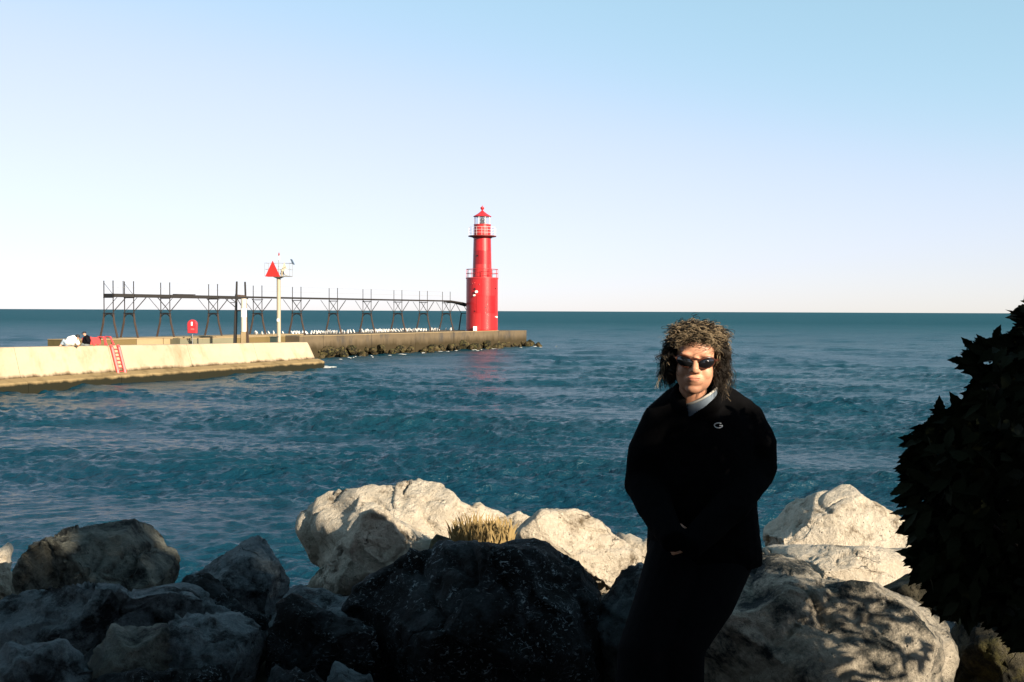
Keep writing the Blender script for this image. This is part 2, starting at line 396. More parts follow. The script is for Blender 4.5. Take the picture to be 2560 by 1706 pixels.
W0 = at(8, 0, 53)[:2]; W1 = at(714, 0, 76)[:2]
WD = (W1 - W0) / np.linalg.norm(W1 - W0); WN = np.array([WD[1], -WD[0]]); WL = np.linalg.norm(W1 - W0)
def wz(s): return 2.34 + (1.95 - 2.34) * s / WL
hw = root('harbor_wall', (*W1, 0), 'pale cream concrete harbour wall with a sloping face and a dark wet ledge', 'harbor wall')
cuts = [-26, -19.5, -13, -6.5, 0.4, 6.6, 12.9, 19.2, WL]
ni = 0
for a, b in zip(cuts[:-1], cuts[1:]):
    m = MB(); g = .012
    prof = lambda s: [(-6.0, -1.2), (-6.0, wz(s) - .45), (-1.1, wz(s) - .42), (-.95, wz(s)), (-.06, wz(s)), (0, wz(s) - .05), (.50, .74), (.50, -1.2)]
    vs = []
    end = abs(b - WL) < 1e-6
    st = [a + g, b - g] if not end else [a + g, b - .45, b]
    for q in st:
        P = prof(q)
        if end and q == b: P = [(o if o < -.9 else o - .18 * (z > .7), z - (.25 if z > 1 else 0)) for o, z in P]
        for o, z in P:
            xy = W0 + WD * q + WN * o; vs.append((xy[0], xy[1], z))
    n = 8; L = len(st)
    m.add(vs, [tuple(range(n))[::-1], tuple(range((L - 1) * n, L * n))] + [(i * n + k, i * n + (k + 1) % n, (i + 1) * n + (k + 1) % n, (i + 1) * n + k) for i in range(L - 1) for k in range(n)])
    m.build('concrete_block', CREAM, hw)
    m = MB(); vs = []
    for q in (a + g, b - g + (.2 if end else 0)):
        for o, z in [(.505, -1.2), (.505, .70), (.62, .66), (1.05, .52), (1.10, .42), (1.10, -1.2)]:
            xy = W0 + WD * q + WN * o; vs.append((xy[0], xy[1], z))
    n = 6
    m.add(vs, [tuple(range(n))[::-1], tuple(range(n, 2 * n))] + [(k, (k + 1) % n, n + (k + 1) % n, n + k) for k in range(n)])
    m.build('ledge', LEDGE, hw)

# catwalk line
CT = lambda t: np.array([-31.6 + 23.8 * t, 78 + 40 * t])
N0 = at(686, 0, 90)[:2]; PE = at(1222, 0, 125.5)[:2]
fd = (PE - N0) / np.linalg.norm(PE - N0); fn = np.array([fd[1], -fd[0]]); PL = np.linalg.norm(PE - N0)
pr = root('pier', (*PE, 0), 'long low weathered grey concrete pier under the red lighthouse', 'pier')
cuts = [-12, -6, .0, 3.2, 10.2, 17.5, 24.5, 29.5, 34, PL]
PZ = 1.99
for i, (a, b) in enumerate(zip(cuts[:-1], cuts[1:])):
    m = MB(); g = .02; hh = PZ + .012 * ((i * 7) % 3)
    A, B = N0 + fd * (a + g), N0 + fd * (b - g)
    off = 1.7 if b <= 0 else 0.0
    if b == PL:
        c = B - fd * .9
        poly = [A, c, B - fn * .9, B - fn * 8, A - fn * 8.5]
        zt = [hh, hh - .03, hh - .35, hh - .35, hh]
    else:
        poly = [A - fn * off, B - fn * off, B - fn * 8.5, A - fn * 8.5]; zt = hh
    m.prism(poly, -1.5, zt)
    m.build('concrete_block', ALGC if a == -12 else (BROWNC if b <= 0 else GREYC), pr)
    m = MB().prism([A + fn * (.02 - off), B + fn * (.02 - off), B - fn * (.35 + off), A - fn * (.35 + off)], hh + .004, hh + .06) if b < PL else None
    if m: m.build('coping', TANC, pr)
# rock apron toe is built with the boulders. low wall below the catwalk, shoreward part
lw = root('low_wall', (*CT(0), 0), 'low tan concrete wall carrying the shoreward end of the catwalk', 'wall')
cd_ = (CT(1) - CT(0)) / np.linalg.norm(CT(1) - CT(0)); cn = np.array([cd_[1], -cd_[0]])
segs = [(-4.2, -.9, BROWNC), (-.9, 1.4, BROWNC), (1.4, 4.0, TANC), (4.0, 5.0, TANC), (5.0, 7.2, ALGC), (7.2, 9.6, TANC), (9.6, 12.4, TANC), (12.4, 14.6, TANC), (14.6, 17.0, TANC), (17.0, 20.4, ALGC)]
for a, b, mt in segs:
    A, B = CT(0) + cd_ * (a + .03), CT(0) + cd_ * (b - .03)
    MB().prism([A + cn * 1.5, B + cn * 1.5, B - cn * 1.6, A - cn * 1.6], -1.2, 2.06).build('concrete_block', mt, lw)
A, B = CT(0) + cd_ * -4.2, CT(0) + cd_ * 20.4
MB().prism([A + cn * 1.56, B + cn * 1.56, B - cn * 1.6, A - cn * 1.6], 2.064, 2.13).build('coping', TANC, lw)
DARK = paint('opening_dark', (.012, .014, .013), .8)
for a, w in ((5.15, .35), (5.75, .75), (6.75, .3)):
    c = CT(0) + cd_ * a + cn * 1.53
    MB().box((c[0], c[1], 1.83), (w, .14, .36), [np.array([*cd_, 0]), np.array([*cn, 0]), np.array([0, 0, 1])]).build('drain_opening', DARK, lw)  # near-black boxes stand in for the dark inside the openings
# sunken deck between the harbour wall and the low wall
A0 = W0 - WD * 20; B0 = W1 - WD * .5
poly = [A0 - WN * 6.02, B0 - WN * 6.02, CT(0) + cd_ * 18 + cn * 1.52, CT(0) - cd_ * 3.8 + cn * 1.52, A0 - WN * 9]
tag(MB().prism(poly, -1.0, 1.32).build('pier_deck', CREAM_TOP), kind='structure')

# ------------------------------------------------------------------ lighthouse
def red_mat(name, c, rough=.32):
    t = NT(name); p = t.geo()
    st = t.noise(t.mapping(p, (3, 3, .35)), 1.2, 6, .65); f = t.noise(p, 2.5, 5)
    col = t.mix(t.ramp(st, [(.45, 0.), (.75, .7)]), c, tuple(q * .72 for q in c)); col = t.mix(t.ramp(f, [(.5, 0.), (.8, .4)]), col, (min(1, c[0] * 1.05), c[1] * 1.5, c[2] * 1.5))
    return t.set(col, rough, t.bump(f, .15, .02), .5)
REDS = [red_mat('red_paint', (.42, .014, .016)), red_mat('faded_red_paint', (.45, .024, .024), .34), red_mat('fresh_red_paint', (.29, .006, .008), .28)]
RED_ROOF = red_mat('roof_red_paint', (.50, .018, .022), .4)
PINK = red_mat('faded_pink_red_paint', (.62, .09, .09), .5)
WHITE = paint('white_paint', (.80, .79, .76), .4, .06)
DKRED = paint('dark_red_gallery_paint', (.13, .02, .015), .5)
GREY_METAL = paint('grey_metal', (.30, .30, .29), .45, .1, 5, 0, .3)
BLACKM = paint('black_rusty_steel', (.011, .009, .008), .65, .4, 9, .3)
RUST = paint('rusty_brown_steel', (.034, .019, .012), .7, .4, 9, .3)
gl = NT('lantern_glass'); gl.b.inputs['Transmission Weight'].default_value = .95; gl.set((.95, .97, .98), .03)
GLASS = gl.m
LHX, LHY = at(1110, 0, 120)[:2]; LZ = PZ + .03
lh = root('lighthouse', (LHX, LHY, LZ), 'tall red steel lighthouse with galleries and a glazed lantern on the pier', 'lighthouse')
c0 = (LHX, LHY, LZ)
MB().lathe(c0, [(0, -.25), (2.05, -.25), (2.05, .0), (1.93, .06), (1.88, .10), (1.88, 6.2), (0, 6.2)], 64).build('lower_core', REDS[2], lh, True)
MB().lathe(c0, [(1.14, 6.25), (1.03, 11.1), (.98, 11.3), (0, 11.3)], 64).build('upper_core', REDS[2], lh, True)
rp = random.Random(4)
nz = [(.12, 2.1), (2.12, 4.15), (4.17, 6.18)]
for j, (z0, z1) in enumerate(nz):
    for k in range(10):
        a0 = 2 * math.pi * (k + .5 * (j % 2)) / 10 + .006; a1 = a0 + 2 * math.pi / 10 - .012
        m = MB(); m.lathe(c0, [(1.84, z0), (1.905, z0), (1.905, z1), (1.84, z1), (1.84, z0)], 8, a0, a1)
        m.build('steel_plate', REDS[rp.choice([0, 0, 0, 1, 2])], lh, True)
for j, (z0, z1) in enumerate([(6.35, 7.95), (7.97, 9.55), (9.57, 11.15)]):
    r0, r1 = 1.14 - .0225 * (z0 - 6.25) + .02, 1.14 - .0225 * (z1 - 6.25) + .02
    for k in range(8):
        a0 = 2 * math.pi * (k + .5 * (j % 2)) / 8 + .008; a1 = a0 + 2 * math.pi / 8 - .016
        m = MB(); m.lathe(c0, [(r0 - .05, z0), (r0, z0), (r1, z1), (r1 - .05, z1), (r0 - .05, z0)], 8, a0, a1)
        m.build('steel_plate', REDS[rp.choice([0, 0, 1, 2])], lh, True)
MB().lathe(c0, [(0, 6.2), (1.96, 6.2), (1.96, 6.36), (0, 6.36)], 48).build('lower_gallery_deck', REDS[1], lh, True)
def railing(z, r, h, n, m, name, tr=.028, bars=2):
    rail = None
    for b in range(bars):
        g = MB(); zz = z + h * (b + 1) / bars
        g.tube([(LHX + r * math.cos(q), LHY + r * math.sin(q), zz) for q in np.linspace(0, 2 * math.pi, 2 * n + 1)], tr, 5, False)
        o = g.build('rail', m, lh); rail = rail or o
    for k in range(n):
        q = 2 * math.pi * k / n
        MB().bar((LHX + r * math.cos(q), LHY + r * math.sin(q), z), (LHX + r * math.cos(q), LHY + r * math.sin(q), z + h), tr * 2.2).build('railing_post', m, lh)
railing(LZ + 6.36, 1.90, 1.0, 14, REDS[0], 'lower_railing', .03)
MB().lathe(c0, [(1.0, 11.05), (1.25, 11.2), (1.68, 11.28), (1.70, 11.38), (0, 11.38)], 48).build('upper_gallery_deck', DKRED, lh, True)
PALE_RAIL = paint('pale_pink_rail_paint', (.75, .66, .66), .5)
railing(LZ + 11.38, 1.62, 1.0, 16, PALE_RAIL, 'upper_railing', .014, 3)
MB().lathe(c0, [(1.0, 11.38), (1.0, 12.6), (1.05, 12.64), (1.05, 12.74), (.9, 12.76), (0, 12.76)], 48).build('watch_room', REDS[1], lh, True)
for k in range(8):
    q = 2 * math.pi * (k + .5) / 8; q2 = 2 * math.pi * (k + 1.5) / 8
    P = lambda a, z: np.array([LHX + .97 * math.cos(a), LHY + .97 * math.sin(a), LZ + z])
    MB().bar(P(q, 12.75), P(q, 13.72), .07).build('mullion', WHITE if k % 4 else DKRED, lh)
    a, b, c, d = P(q, 12.78), P(q2, 12.78), P(q2, 13.68), P(q, 13.68); nn = np.array([math.cos((q + q2) / 2), math.sin((q + q2) / 2), 0]) * .012
    MB().add([a, b, c, d, a - nn, b - nn, c - nn, d - nn], [(0, 1, 2, 3), (7, 6, 5, 4), (0, 4, 5, 1), (1, 5, 6, 2), (2, 6, 7, 3), (3, 7, 4, 0)]).build('pane', GLASS, lh)
MB().lathe((LHX, LHY, LZ), [(.0, 12.78), (.3, 12.78), (.3, 13.0), (.2, 13.05), (.26, 13.15), (.28, 13.35), (.22, 13.5), (0, 13.55)], 16).build('lens_lamp', WHITE, lh, True)
MB().lathe(c0, [(0, 13.66), (1.08, 13.66), (1.10, 13.72), (.55, 14.05), (.20, 14.32), (.12, 14.40), (.10, 14.46), (0, 14.46)], 16).build('roof', RED_ROOF, lh)
MB().lathe(c0, [(.09, 14.44), (.09, 14.5), (.19, 14.56), (.24, 14.68), (.22, 14.8), (.12, 14.88), (.03, 14.92), (.02, 15.1), (0, 15.1)], 16).build('ventilator_ball', RED_ROOF, lh, True)
BLACK = paint('black_opening', (.006, .006, .007), .4)
def on_cyl(zx, zy, rr, name, m, size, depth=.08):
    px, py = 1130 + zx / 4.356, 500 + zy / 4.356
    x = (px - 1208) / 20.74; z = (828 - py) / 20.74
    yy = -math.sqrt(max(rr * rr - x * x, .02)); nrm = np.array([x, yy, 0]) / rr; tg = np.array([-nrm[1], nrm[0], 0])
    m_ = MB(); c = np.array([LHX + x, LHY + yy, LZ + z])
    m_.tube([c - nrm * .03, c + nrm * depth], [size, size], 12); m_.build(name, m, lh, True)
for q in ((290, 620, 1.11), (265, 980, 1.92), (488, 972, 1.92), (380, 1178, 1.92), (268, 1218, 1.92)):
    on_cyl(q[0], q[1], q[2], 'porthole', BLACK, .10 if q[1] < 1000 else .07, .03)
for q in ((287, 1010, .16), (264, 1048, .11), (490, 1280, .12)):
    on_cyl(q[0], q[1], 1.92, 'floodlight', WHITE, q[2], .18)
for q in ((243, 920), (265, 915), (315, 930)): on_cyl(q[0], q[1], 1.92, 'vent_pipe', PINK, .05, .06)
MB().box((LHX - .75, LHY - 2.1, LZ + .28), (.42, .4, .5)).build('equipment_box', WHITE, lh)

# ------------------------------------------------------------------ catwalk
cw = root('catwalk', (*CT(0), 2.13), 'black iron catwalk on arched trestles running along the pier to the lighthouse', 'catwalk')
DZ = 5.62; CB = 4.08
def trestle(t, base_z, right_only=False, post_h=1.05, hw_=.55, bw=1.05, left=True, w=1.0, mast=False):
    P = CT(t); perp = np.array([*cn, 0]); al = np.array([*cd_, 0]); c = np.array([P[0], P[1], 0])
    Z = lambda z: np.array([0, 0, z])
    tr = MB()
    tr.bar(c - perp * (hw_ + .1) + Z(CB), c + perp * (hw_ + .1) + Z(CB), .13 * w)
    arc = [c + perp * (hw_ + .12) * math.cos(a) * 1.0 + Z(CB - .62 + .58 * math.sin(a)) for a in np.linspace(.12, math.pi - .12, 9)]
    tr.tube(arc, .05 * w, 5)
    o = tr.build('trestle', BLACKM, cw)
    MB().bar(c - perp * (hw_ + .05) + Z(DZ - .3), c + perp * (hw_ + .05) + Z(DZ - .3), .10 * w).build('cap_beam', BLACKM, o)
    for s in (-1, 1):
        MB().tube([c + perp * bw * s + Z(base_z), c + perp * (hw_ + (bw - hw_) * .22) * s + Z(CB - .75), c + perp * hw_ * s + Z(CB)], [.085 * w, .08 * w, .07 * w], 6).build('leg', RUST if not mast else BLACKM, o)
        MB().bar(c + perp * hw_ * s + Z(CB), c + perp * hw_ * s + Z(DZ + post_h), .085 * w).build('post', BLACKM, o)
        for d in ((-1, 1) if (left and not right_only) else ((1,) if right_only else (-1,))):
            MB().bar(c + perp * hw_ * s + Z(CB + .12), c + perp * hw_ * s + al * d * 1.25 + Z(DZ - .22), .075 if s == 1 else .045).build('brace', BLACKM, o)
ts = [0, .041, .1177, .2287, .343, .454, .568, .683, .798, .901, 1.0]
for i, t in enumerate(ts):
    trestle(t, 2.12 if t < .33 else PZ, i < 2, 1.02)
PT = np.array([CT(0), CT(1)])
def deck(t0, t1, z0, z1, th, mt=BLACKM):
    A, B = CT(t0), CT(t1); m = MB()
    vs = []
    for P, z in ((A, z0), (B, z1)):
        for o, q in ((-.66, z - th), (.66, z - th), (.66, z), (-.66, z)): xy = P + cn * o; vs.append((xy[0], xy[1], q))
    m.add(vs, [(0, 3, 2, 1), (4, 5, 6, 7), (0, 1, 5, 4), (1, 2, 6, 5), (2, 3, 7, 6), (3, 0, 4, 7)])
    m.build('deck_span', mt, cw)
tsd = ts[:4] + [.3045] + ts[4:]
for a, b in zip(tsd[:-1], tsd[1:]):
    deck(a + .0004, b - .0004, DZ, DZ, .26 if b <= .31 else .15)
lhj = .5 * (CT(1.0) + CT(1.12))
deck(1.0004, 1.055, DZ, DZ - .2, .15); deck(1.0554, 1.105, DZ - .2, DZ - .55, .15)
# last half trestle against the tower
P = CT(1.085); c = np.array([P[0], P[1], 0]); al = np.array([*cd_, 0])
o = MB().bar(c - np.array([*cn, 0]) * .5 + np.array([0, 0, CB]), c + np.array([*cn, 0]) * .5 + np.array([0, 0, CB]), .12).build('trestle', BLACKM, cw)
for s in (-1, 1):
    MB().tube([c + np.array([*cn, 0]) * .85 * s + np.array([0, 0, PZ]), c + np.array([*cn, 0]) * .5 * s + np.array([0, 0, CB])], [.08, .07], 6).build('leg', RUST, o)
    MB().bar(c + np.array([*cn, 0]) * .5 * s + np.array([0, 0, CB]), c + np.array([*cn, 0]) * .5 * s - al * 1.2 + np.array([0, 0, DZ - .35]), .07).build('brace', BLACKM, o)
# extra standards at the shoreward end, and the wires
for s in (-1, 1):
    for t in (.02,) if s > 0 else ():
        P = CT(t) + cn * .55 * s; MB().bar((P[0], P[1], DZ), (P[0], P[1], DZ + 1.02), .07).build('post', BLACKM, cw)
    for t, t2 in ((0.0, .017), (.041, .058)):
        P, Q = CT(t) + cn * .55 * s, CT(t2) + cn * .55 * s
        if s < 0: MB().bar((P[0], P[1], DZ + .85), (Q[0], Q[1], DZ), .035).build('stay', BLACKM, cw)
    for h in (.98, .5):
        for a, b in zip(tsd[:-1], tsd[1:]):
            P, Q = CT(a) + cn * .55 * s, CT(b) + cn * .55 * s
            MB().bar((P[0], P[1], DZ + h), (Q[0], Q[1], DZ + h), .012, n=3).build('rail_wire', GREY_METAL, cw)
# dark planks lying heaped on the deck
P, Q = CT(.138) + cn * .2, CT(.175) + cn * .2
for k in range(1):
    MB().box(((P[0] + Q[0]) / 2 + .1 * k, (P[1] + Q[1]) / 2, DZ + .045 + .085 * k), (2.0 - .4 * k, .5 - .1 * k, .07), [np.array([*cd_, 0]), np.array([*cn, 0]), np.array([0, 0, 1])]).build('deck_plank', BLACKM, cw)
# the stouter bent where the walk changes width
E = lambda px, py, d: atp(px, py, d)
b0, b1 = E(587, 853, 75), E(621, 853, 75.6); m0, m1 = E(590, 777, 75), E(615, 777, 75.6); q0, q1 = E(592, 704, 75), E(612.5, 705, 75.6)
o = MB().bar(m0, m1, .14).build('end_trestle', BLACKM, cw)
MB().tube([b0 - [0, 0, .5], m0], [.14, .12], 6).build('leg', BLACKM, o); MB().tube([m0, q0], [.10, .07], 6).build('post', BLACKM, o)
MB().tube([b1 - [0, 0, .5], m1], [.09, .08], 6).build('leg', RUST, o); MB().tube([m1, q1], [.08, .07], 6).build('post', BLACKM, o)
k0, k1 = E(588.5, 739, 75), E(613, 741, 75.6)
MB().bar(k0, k1, .2).build('deck_beam', RUST, o)
for a, b in (((561, 745), (590, 770)), ((574, 745), (591, 757)), ((576, 757), (591, 757)), ((592, 745), (606, 770))):
    MB().bar(E(*a, 75.2), E(*b, 75.2), .07).build('brace', BLACKM, o)
# pale round post below the deck
wp = E(609.5, 830, 74.4); wt = E(609.5, 747, 74.4)
po = root('post', (wp[0], wp[1], 1.3), 'pale cream round post standing under the catwalk beside the beacon pole', 'post')
MB().tube([(wp[0], wp[1], wp[2]), (wp[0], wp[1], wt[2])], [.205, .205], 16).build('shaft', paint('cream_paint', (.5, .45, .37), .5), po, True)
MB().tube([(wp[0], wp[1], wp[2] + 1.1), (wp[0], wp[1], wp[2] + 1.75)], [.212, .212], 16).build('white_band', WHITE, po, True)
for s in (-1, 1):
    MB().bar((wp[0] + .2 * s, wp[1], wp[2] + .08), (wp[0] + .24 * s, wp[1], 1.3), .07).build('foot', RUST, po)
MB().box((wp[0], wp[1], (wp[2] + 1.3) / 2), (.34, .3, wp[2] - 1.3 - .02)).build('plinth', TANC, po)

# ------------------------------------------------------------------ day beacon
bp = E(697, 854, 74.5)
bk = root('day_beacon', (bp[0], bp[1], 1.5), 'slim beacon pole with a railed platform and a red triangular daymark', 'beacon')
sc = 74.5 / F
bx, by = bp[0], bp[1]
pt = E(697, 697, 74.5)[2]
POLE = paint('galvanised_pole', (.33, .28, .20), .5, .12, 3)
MB().tube([(bx, by, 1.35), (bx, by, pt)], [.15, .145], 20).build('pole', POLE, bk, True)
MB().tube([(bx, by, 1.32), (bx, by, 1.50)], [.3, .3], 12).build('base_plate', TANC, bk)
Z_ = lambda zy: E(697, 600 + zy / 5.6, 74.5)[2]
X_ = lambda zx: bx + ((560 + zx / 5.6) - 697) * sc
zb, zt_, zm = Z_(505), Z_(328), Z_(415)
xl, xr = X_(598), X_(940)
yf, yb = by - .55, by + .55
pf = MB().box(((xl + xr) / 2, by, zb - .03), (xr - xl, 1.1, .06)).tube([(bx, by, zb - .2), (bx, by, zb - .06)], [.16, .45], 12).build('platform', GREY_METAL, bk)
rl = MB()
for zz in (zm, zt_):
    for a, b in (((xl, yf), (xr, yf)), ((xr, yf), (xr, yb)), ((xr, yb), (xl, yb)), ((xl, yb), (xl, yf))):
        rl.bar((*a, zz), (*b, zz), .035)
rl = rl.build('railing', GREY_METAL, bk)
for a in ((xl, yf), (xr, yf), (xr, yb), (xl, yb)):
    MB().bar((*a, zb), (*a, zt_ + .02), .04).build('post', GREY_METAL, rl)
TRI = paint('red_daymark', (.50, .012, .008), .45, .05)
def tri(cx, cy, w, z0, z1, m, name, ang=0):
    d = np.array([math.cos(ang), math.sin(ang), 0]); n = np.array([-d[1], d[0], 0]) * .02; c = np.array([cx, cy, 0])
    a, b, t_ = c - d * w / 2 + [0, 0, z0], c + d * w / 2 + [0, 0, z0], c + [0, 0, z1]
    MB().add([a - n, b - n, t_ - n, a + n, b + n, t_ + n], [(0, 1, 2), (5, 4, 3), (0, 3, 4, 1), (1, 4, 5, 2), (2, 5, 3, 0)]).build(name, m, bk)
tri(X_(711), yf - .05, (812 - 606) / 5.6 * sc, Z_(517), Z_(297), TRI, 'daymark', .0)
tri(X_(832), yb - .2, (895 - 775) / 5.6 * sc, Z_(480), Z_(305), paint('daymark_back', (.34, .30, .22), .6), 'daymark_panel', .25)
MB().tube([(X_(768), by, zb), (X_(768), by, Z_(235))], [.03, .025], 8).build('lantern_mast', GREY_METAL, bk)
MB().tube([(X_(775), by, Z_(285)), (X_(775), by, Z_(225))], [.05, .05], 8).build('lantern_housing', WHITE, bk)
MB().tube([(X_(773), by, Z_(222)), (X_(773), by, Z_(205)), (X_(773), by, Z_(178))], [.07, .06, .03], 10).build('lantern', paint('red_lantern', (.30, .03, .02), .3), bk)
MB().ball((X_(880), by - .2, Z_(458)), (.2, .2, .23), 14, 10).build('fog_signal', WHITE, bk, True)
MB().tube([(X_(820), by - .1, zb), (X_(820), by - .1, Z_(410))], [.1, .1], 10).build('battery_box', POLE, bk)
c = np.array([X_(962), by, Z_(308)])
ax = np.array([.45, 0, -.9]); ax /= np.linalg.norm(ax)
MB().box(c, (.42, .5, .05), [ax, np.array([0, 1, 0]), np.cross(ax, [0, 1, 0])]).build('solar_panel', paint('solar_cell', (.01, .02, .02), .2), bk)
MB().bar((xr, by, zt_), tuple(c), .03).build('panel_bracket', GREY_METAL, bk)
MB().tube([(bx - .02, by - .17, Z_(1142)), (bx - .02, by - .17, Z_(1105))], [.1, .1], 10).ball((bx - .02, by - .16, Z_(1124)), .1).build('number_plate', WHITE, bk)
bb = E(686, 848, 74)
bo = root('utility_box', (bb[0], bb[1], 1.3), 'dark green metal box at the foot of the beacon pole', 'box')
GBOX = paint('dark_green_metal', (.015, .028, .022), .5)
MB().prism([(bb[0] - .27, bb[1] - .25), (bb[0] + .2, bb[1] - .25), (bb[0] + .2, bb[1] + .25), (bb[0] - .27, bb[1] + .25)], 1.3, 2.36).build('body', GBOX, bo)
MB().box((bb[0] - .03, bb[1], 2.40), (.56, .58, .06)).build('lid', GBOX, bo)

# ------------------------------------------------------------------ red life ring cabinet and red ladder on the harbour wall
def wall_pt(px):
    u = (px - 1280) / F
    s = (u * W0[1] - W0[0]) / (WD[0] - u * WD[1]); return s
s_ = wall_pt(491); P = W0 + WD * s_ - WN * .35; zt0 = wz(s_)
d = P[1]; k = d / F
cab = root('life_ring_cabinet', (P[0], P[1], zt0), 'rounded red life ring cabinet on a thin stake on the harbour wall', 'life ring cabinet')
z1 = atp(491, 799.5, d)[2]; z0 = atp(491, 833.5, d)[2]
RB = paint('red_plastic', (.42, .022, .028), .35, .08)
w2 = 12 * k
prof = []
for a in np.linspace(0, math.pi, 13): prof.append((w2 * math.cos(a), z1 - w2 * 1.0 + w2 * math.sin(a)))
prof = [(w2 * .93, z0), *prof, (-w2 * .93, z0)]
m = MB(); n = len(prof)
for yy, kx in ((-.16, .86), (-.12, 1), (.12, 1), (.16, .86)):
    m.v += [(P[0] + x * kx, P[1] + yy, z0 + (z - z0) * (1 if kx == 1 else .95) + (0 if kx == 1 else .02)) for x, z in prof]
m.f += [tuple(range(n)), tuple(range(3 * n, 4 * n))[::-1]] + [(i * n + q, i * n + (q + 1) % n, (i + 1) * n + (q + 1) % n, (i + 1) * n + q) for i in range(3) for q in range(n)]
m.build('shell', RB, cab, True)
MB().box((P[0] + .01, P[1] - .168, z0 + (z1 - z0) * .70), (.1, .012, .24)).build('label_panel', WHITE, cab)
MB().box((P[0] + .05, P[1] - .166, z0 + (z1 - z0) * .30), (.24, .010, .10)).build('label_panel', PINK, cab)
MB().bar((P[0], P[1], zt0 - .2), (P[0], P[1], z0 + .02), .05).build('stake', GREY_METAL, cab)

lad = None
sA, sB = wall_pt(275.5), wall_pt(289.5)
P = W0 + WD * sA
lad = root('red_ladder', (P[0], P[1], wz(sA)), 'red steel ladder running down the face of the harbour wall', 'ladder')
LR = paint('pink_red_ladder_paint', (.45, .05, .05), .5, .1)
def wp3(s, o, z): xy = W0 + WD * s + WN * o; return np.array([xy[0], xy[1], z])
sep = .52
for j, s in enumerate((sA, sA + sep)):
    MB().tube([wp3(s, .02, wz(s) + .02), wp3(s, .12, wz(s) - .12), wp3(s, .58, .78), wp3(s, .66, .42)], .10, 6).build('stile', LR, lad)
for i in range(7):
    z = .72 + .22 * i; o = .12 + (wz(sA) - .12 - z) / (wz(sA) - .12 - .78) * .46 + .02
    MB().bar(wp3(sA, o, z), wp3(sA + sep, o, z), .05).build('rung', LR, lad)
for s in (sA - .9, sA, sA + sep):
    MB().tube([wp3(s, -1.05, wz(sA) - .1), wp3(s, -1.0, wz(sA) + .52), wp3(s, -.6, wz(sA) + .5), wp3(s, -.3, wz(sA) + .02)], .06, 6).build('handrail', LR, lad)
MB().box(wp3(sA - .5, -1.0, wz(sA) + .28), (1.3, .08, .42), [np.array([*WD, 0]), np.array([*WN, 0]), np.array([0, 0, 1])]).build('guard_panel', LR, lad)

# ------------------------------------------------------------------ gulls on the pier
def gull_mesh(v):
    m = MB(); r = random.Random(v)
    ax = [np.array([1, 0, 0]), np.array([0, .78, -.62]), np.array([0, .62, .78])]
    m.ball((0, 0, .20), (.085, .17, .09), 8, 6, ax)
    m.ball((0, -.17, .33), (.05, .06, .052), 7, 5)
    m.tube([(0, -.13, .24), (0, -.165, .33)], [.06, .045], 6)
    m.add([(-.04, .16, .17), (.04, .16, .17), (.035, .24, .06), (-.035, .24, .06), (-.04, .16, .14), (.04, .16, .14), (.035, .24, .05), (-.035, .24, .05)], [(0, 1, 2, 3), (7, 6, 5, 4), (0, 4, 5, 1), (1, 5, 6, 2), (2, 6, 7, 3), (3, 7, 4, 0)])
    m.tube([(0, -.22, .33), (0, -.29, .315)], [.014, .006], 4)
    for s in (-1, 1): m.tube([(.03 * s, 0, .12), (.03 * s, 0, 0)], .010, 4)
    me = m.mesh('gull', smooth=True); me.materials.append(GULL); return me
GULL = paint('gull_plumage', (.62, .60, .56), .7, .06)
GM = [gull_mesh(1)]
rg = random.Random(8)
def gull_spots():
    out = []
    z1 = lambda zx: zx * 860 / 2353.0
    for a, b, n in ((1735, 1820, 5), (1850, 1935, 2)): out += [z1(rg.uniform(a, b)) for _ in range(n)]
    z2 = lambda zx: 640 + zx / 3.096
    for a, b, n in ((30, 200, 4), (275, 400, 11), (425, 600, 15), (600, 760, 9), (800, 930, 11), (920, 1085, 22), (1100, 1320, 19), (1335, 1420, 7), (1460, 1530, 3)):
        out += [z2(a + (b - a) * (i + rg.uniform(.1, .9)) / n) for i in range(n)]
    return out
for px in gull_spots():
    # stand along the far side of the walk, on the pier
    off = rg.uniform(-2.2, .6)
    u = (px - 1280) / F; P0 = CT(0) + cn * off
    t = (u * P0[1] - P0[0]) / (cd_[0] - u * cd_[1])
    xy = P0 + cd_ * t
    z = (PZ + .02) if t > 16 else 2.13
    g = link('gull', GM[0], None); g.location = (xy[0], xy[1], z); g.rotation_euler = (0, 0, rg.choice([.3, 3.4]) + rg.uniform(-.6, .6)); s = rg.uniform(.85, 1.05); g.scale = (s, s, s)
    tag(g, 'white gull standing in the row of gulls on the pier below the catwalk', 'gull', 'gulls resting along the pier')
# ------------------------------------------------------------------ two people on the harbour wall
SKIN = paint('skin', (.50, .27, .18), .5, .1, 30)
HAIRD = paint('dark_hair', (.012, .010, .009), .6, .3, 30)
CLOTH_W = paint('white_shirt_cloth', (.82, .80, .76), .85, .05); CLOTH_B = paint('black_jacket_cloth', (.006, .006, .008), .95, .1, 8, .2, 0, .05)
JEAN = paint('pale_blue_jeans', (.24, .30, .36), .9, .1); TEAN = paint('grey_trousers', (.13, .15, .15), .9)
def place(pxc, pyb):
    s = wall_pt(pxc); P = W0 + WD * s - WN * .6; return P, wz(s), P[1] / F
def zpt(P, k, zx, zy, y=0.):   # zoom3 coordinates (140 + zx/7.84, 680 + zy/7.84)
    px, py = 140 + zx / 7.84, 680 + zy / 7.84
    q = atp(px, py, P[1] + y); return q
P, z0, k = place(175, 866)
pe = root('person', (P[0], P[1], z0), 'person in a white shirt bending over on the harbour wall', 'person')
T = lambda zx, zy, y=0.: zpt(P, k, zx, zy, y)
mb = MB().tube([T(225, 1415), T(300, 1370), T(400, 1360)], [.17, .2, .19], 10).tube([T(400, 1350), T(425, 1290)], [.06, .06], 8).ball(T(425, 1278), (.1, .11, .12), 10, 8)
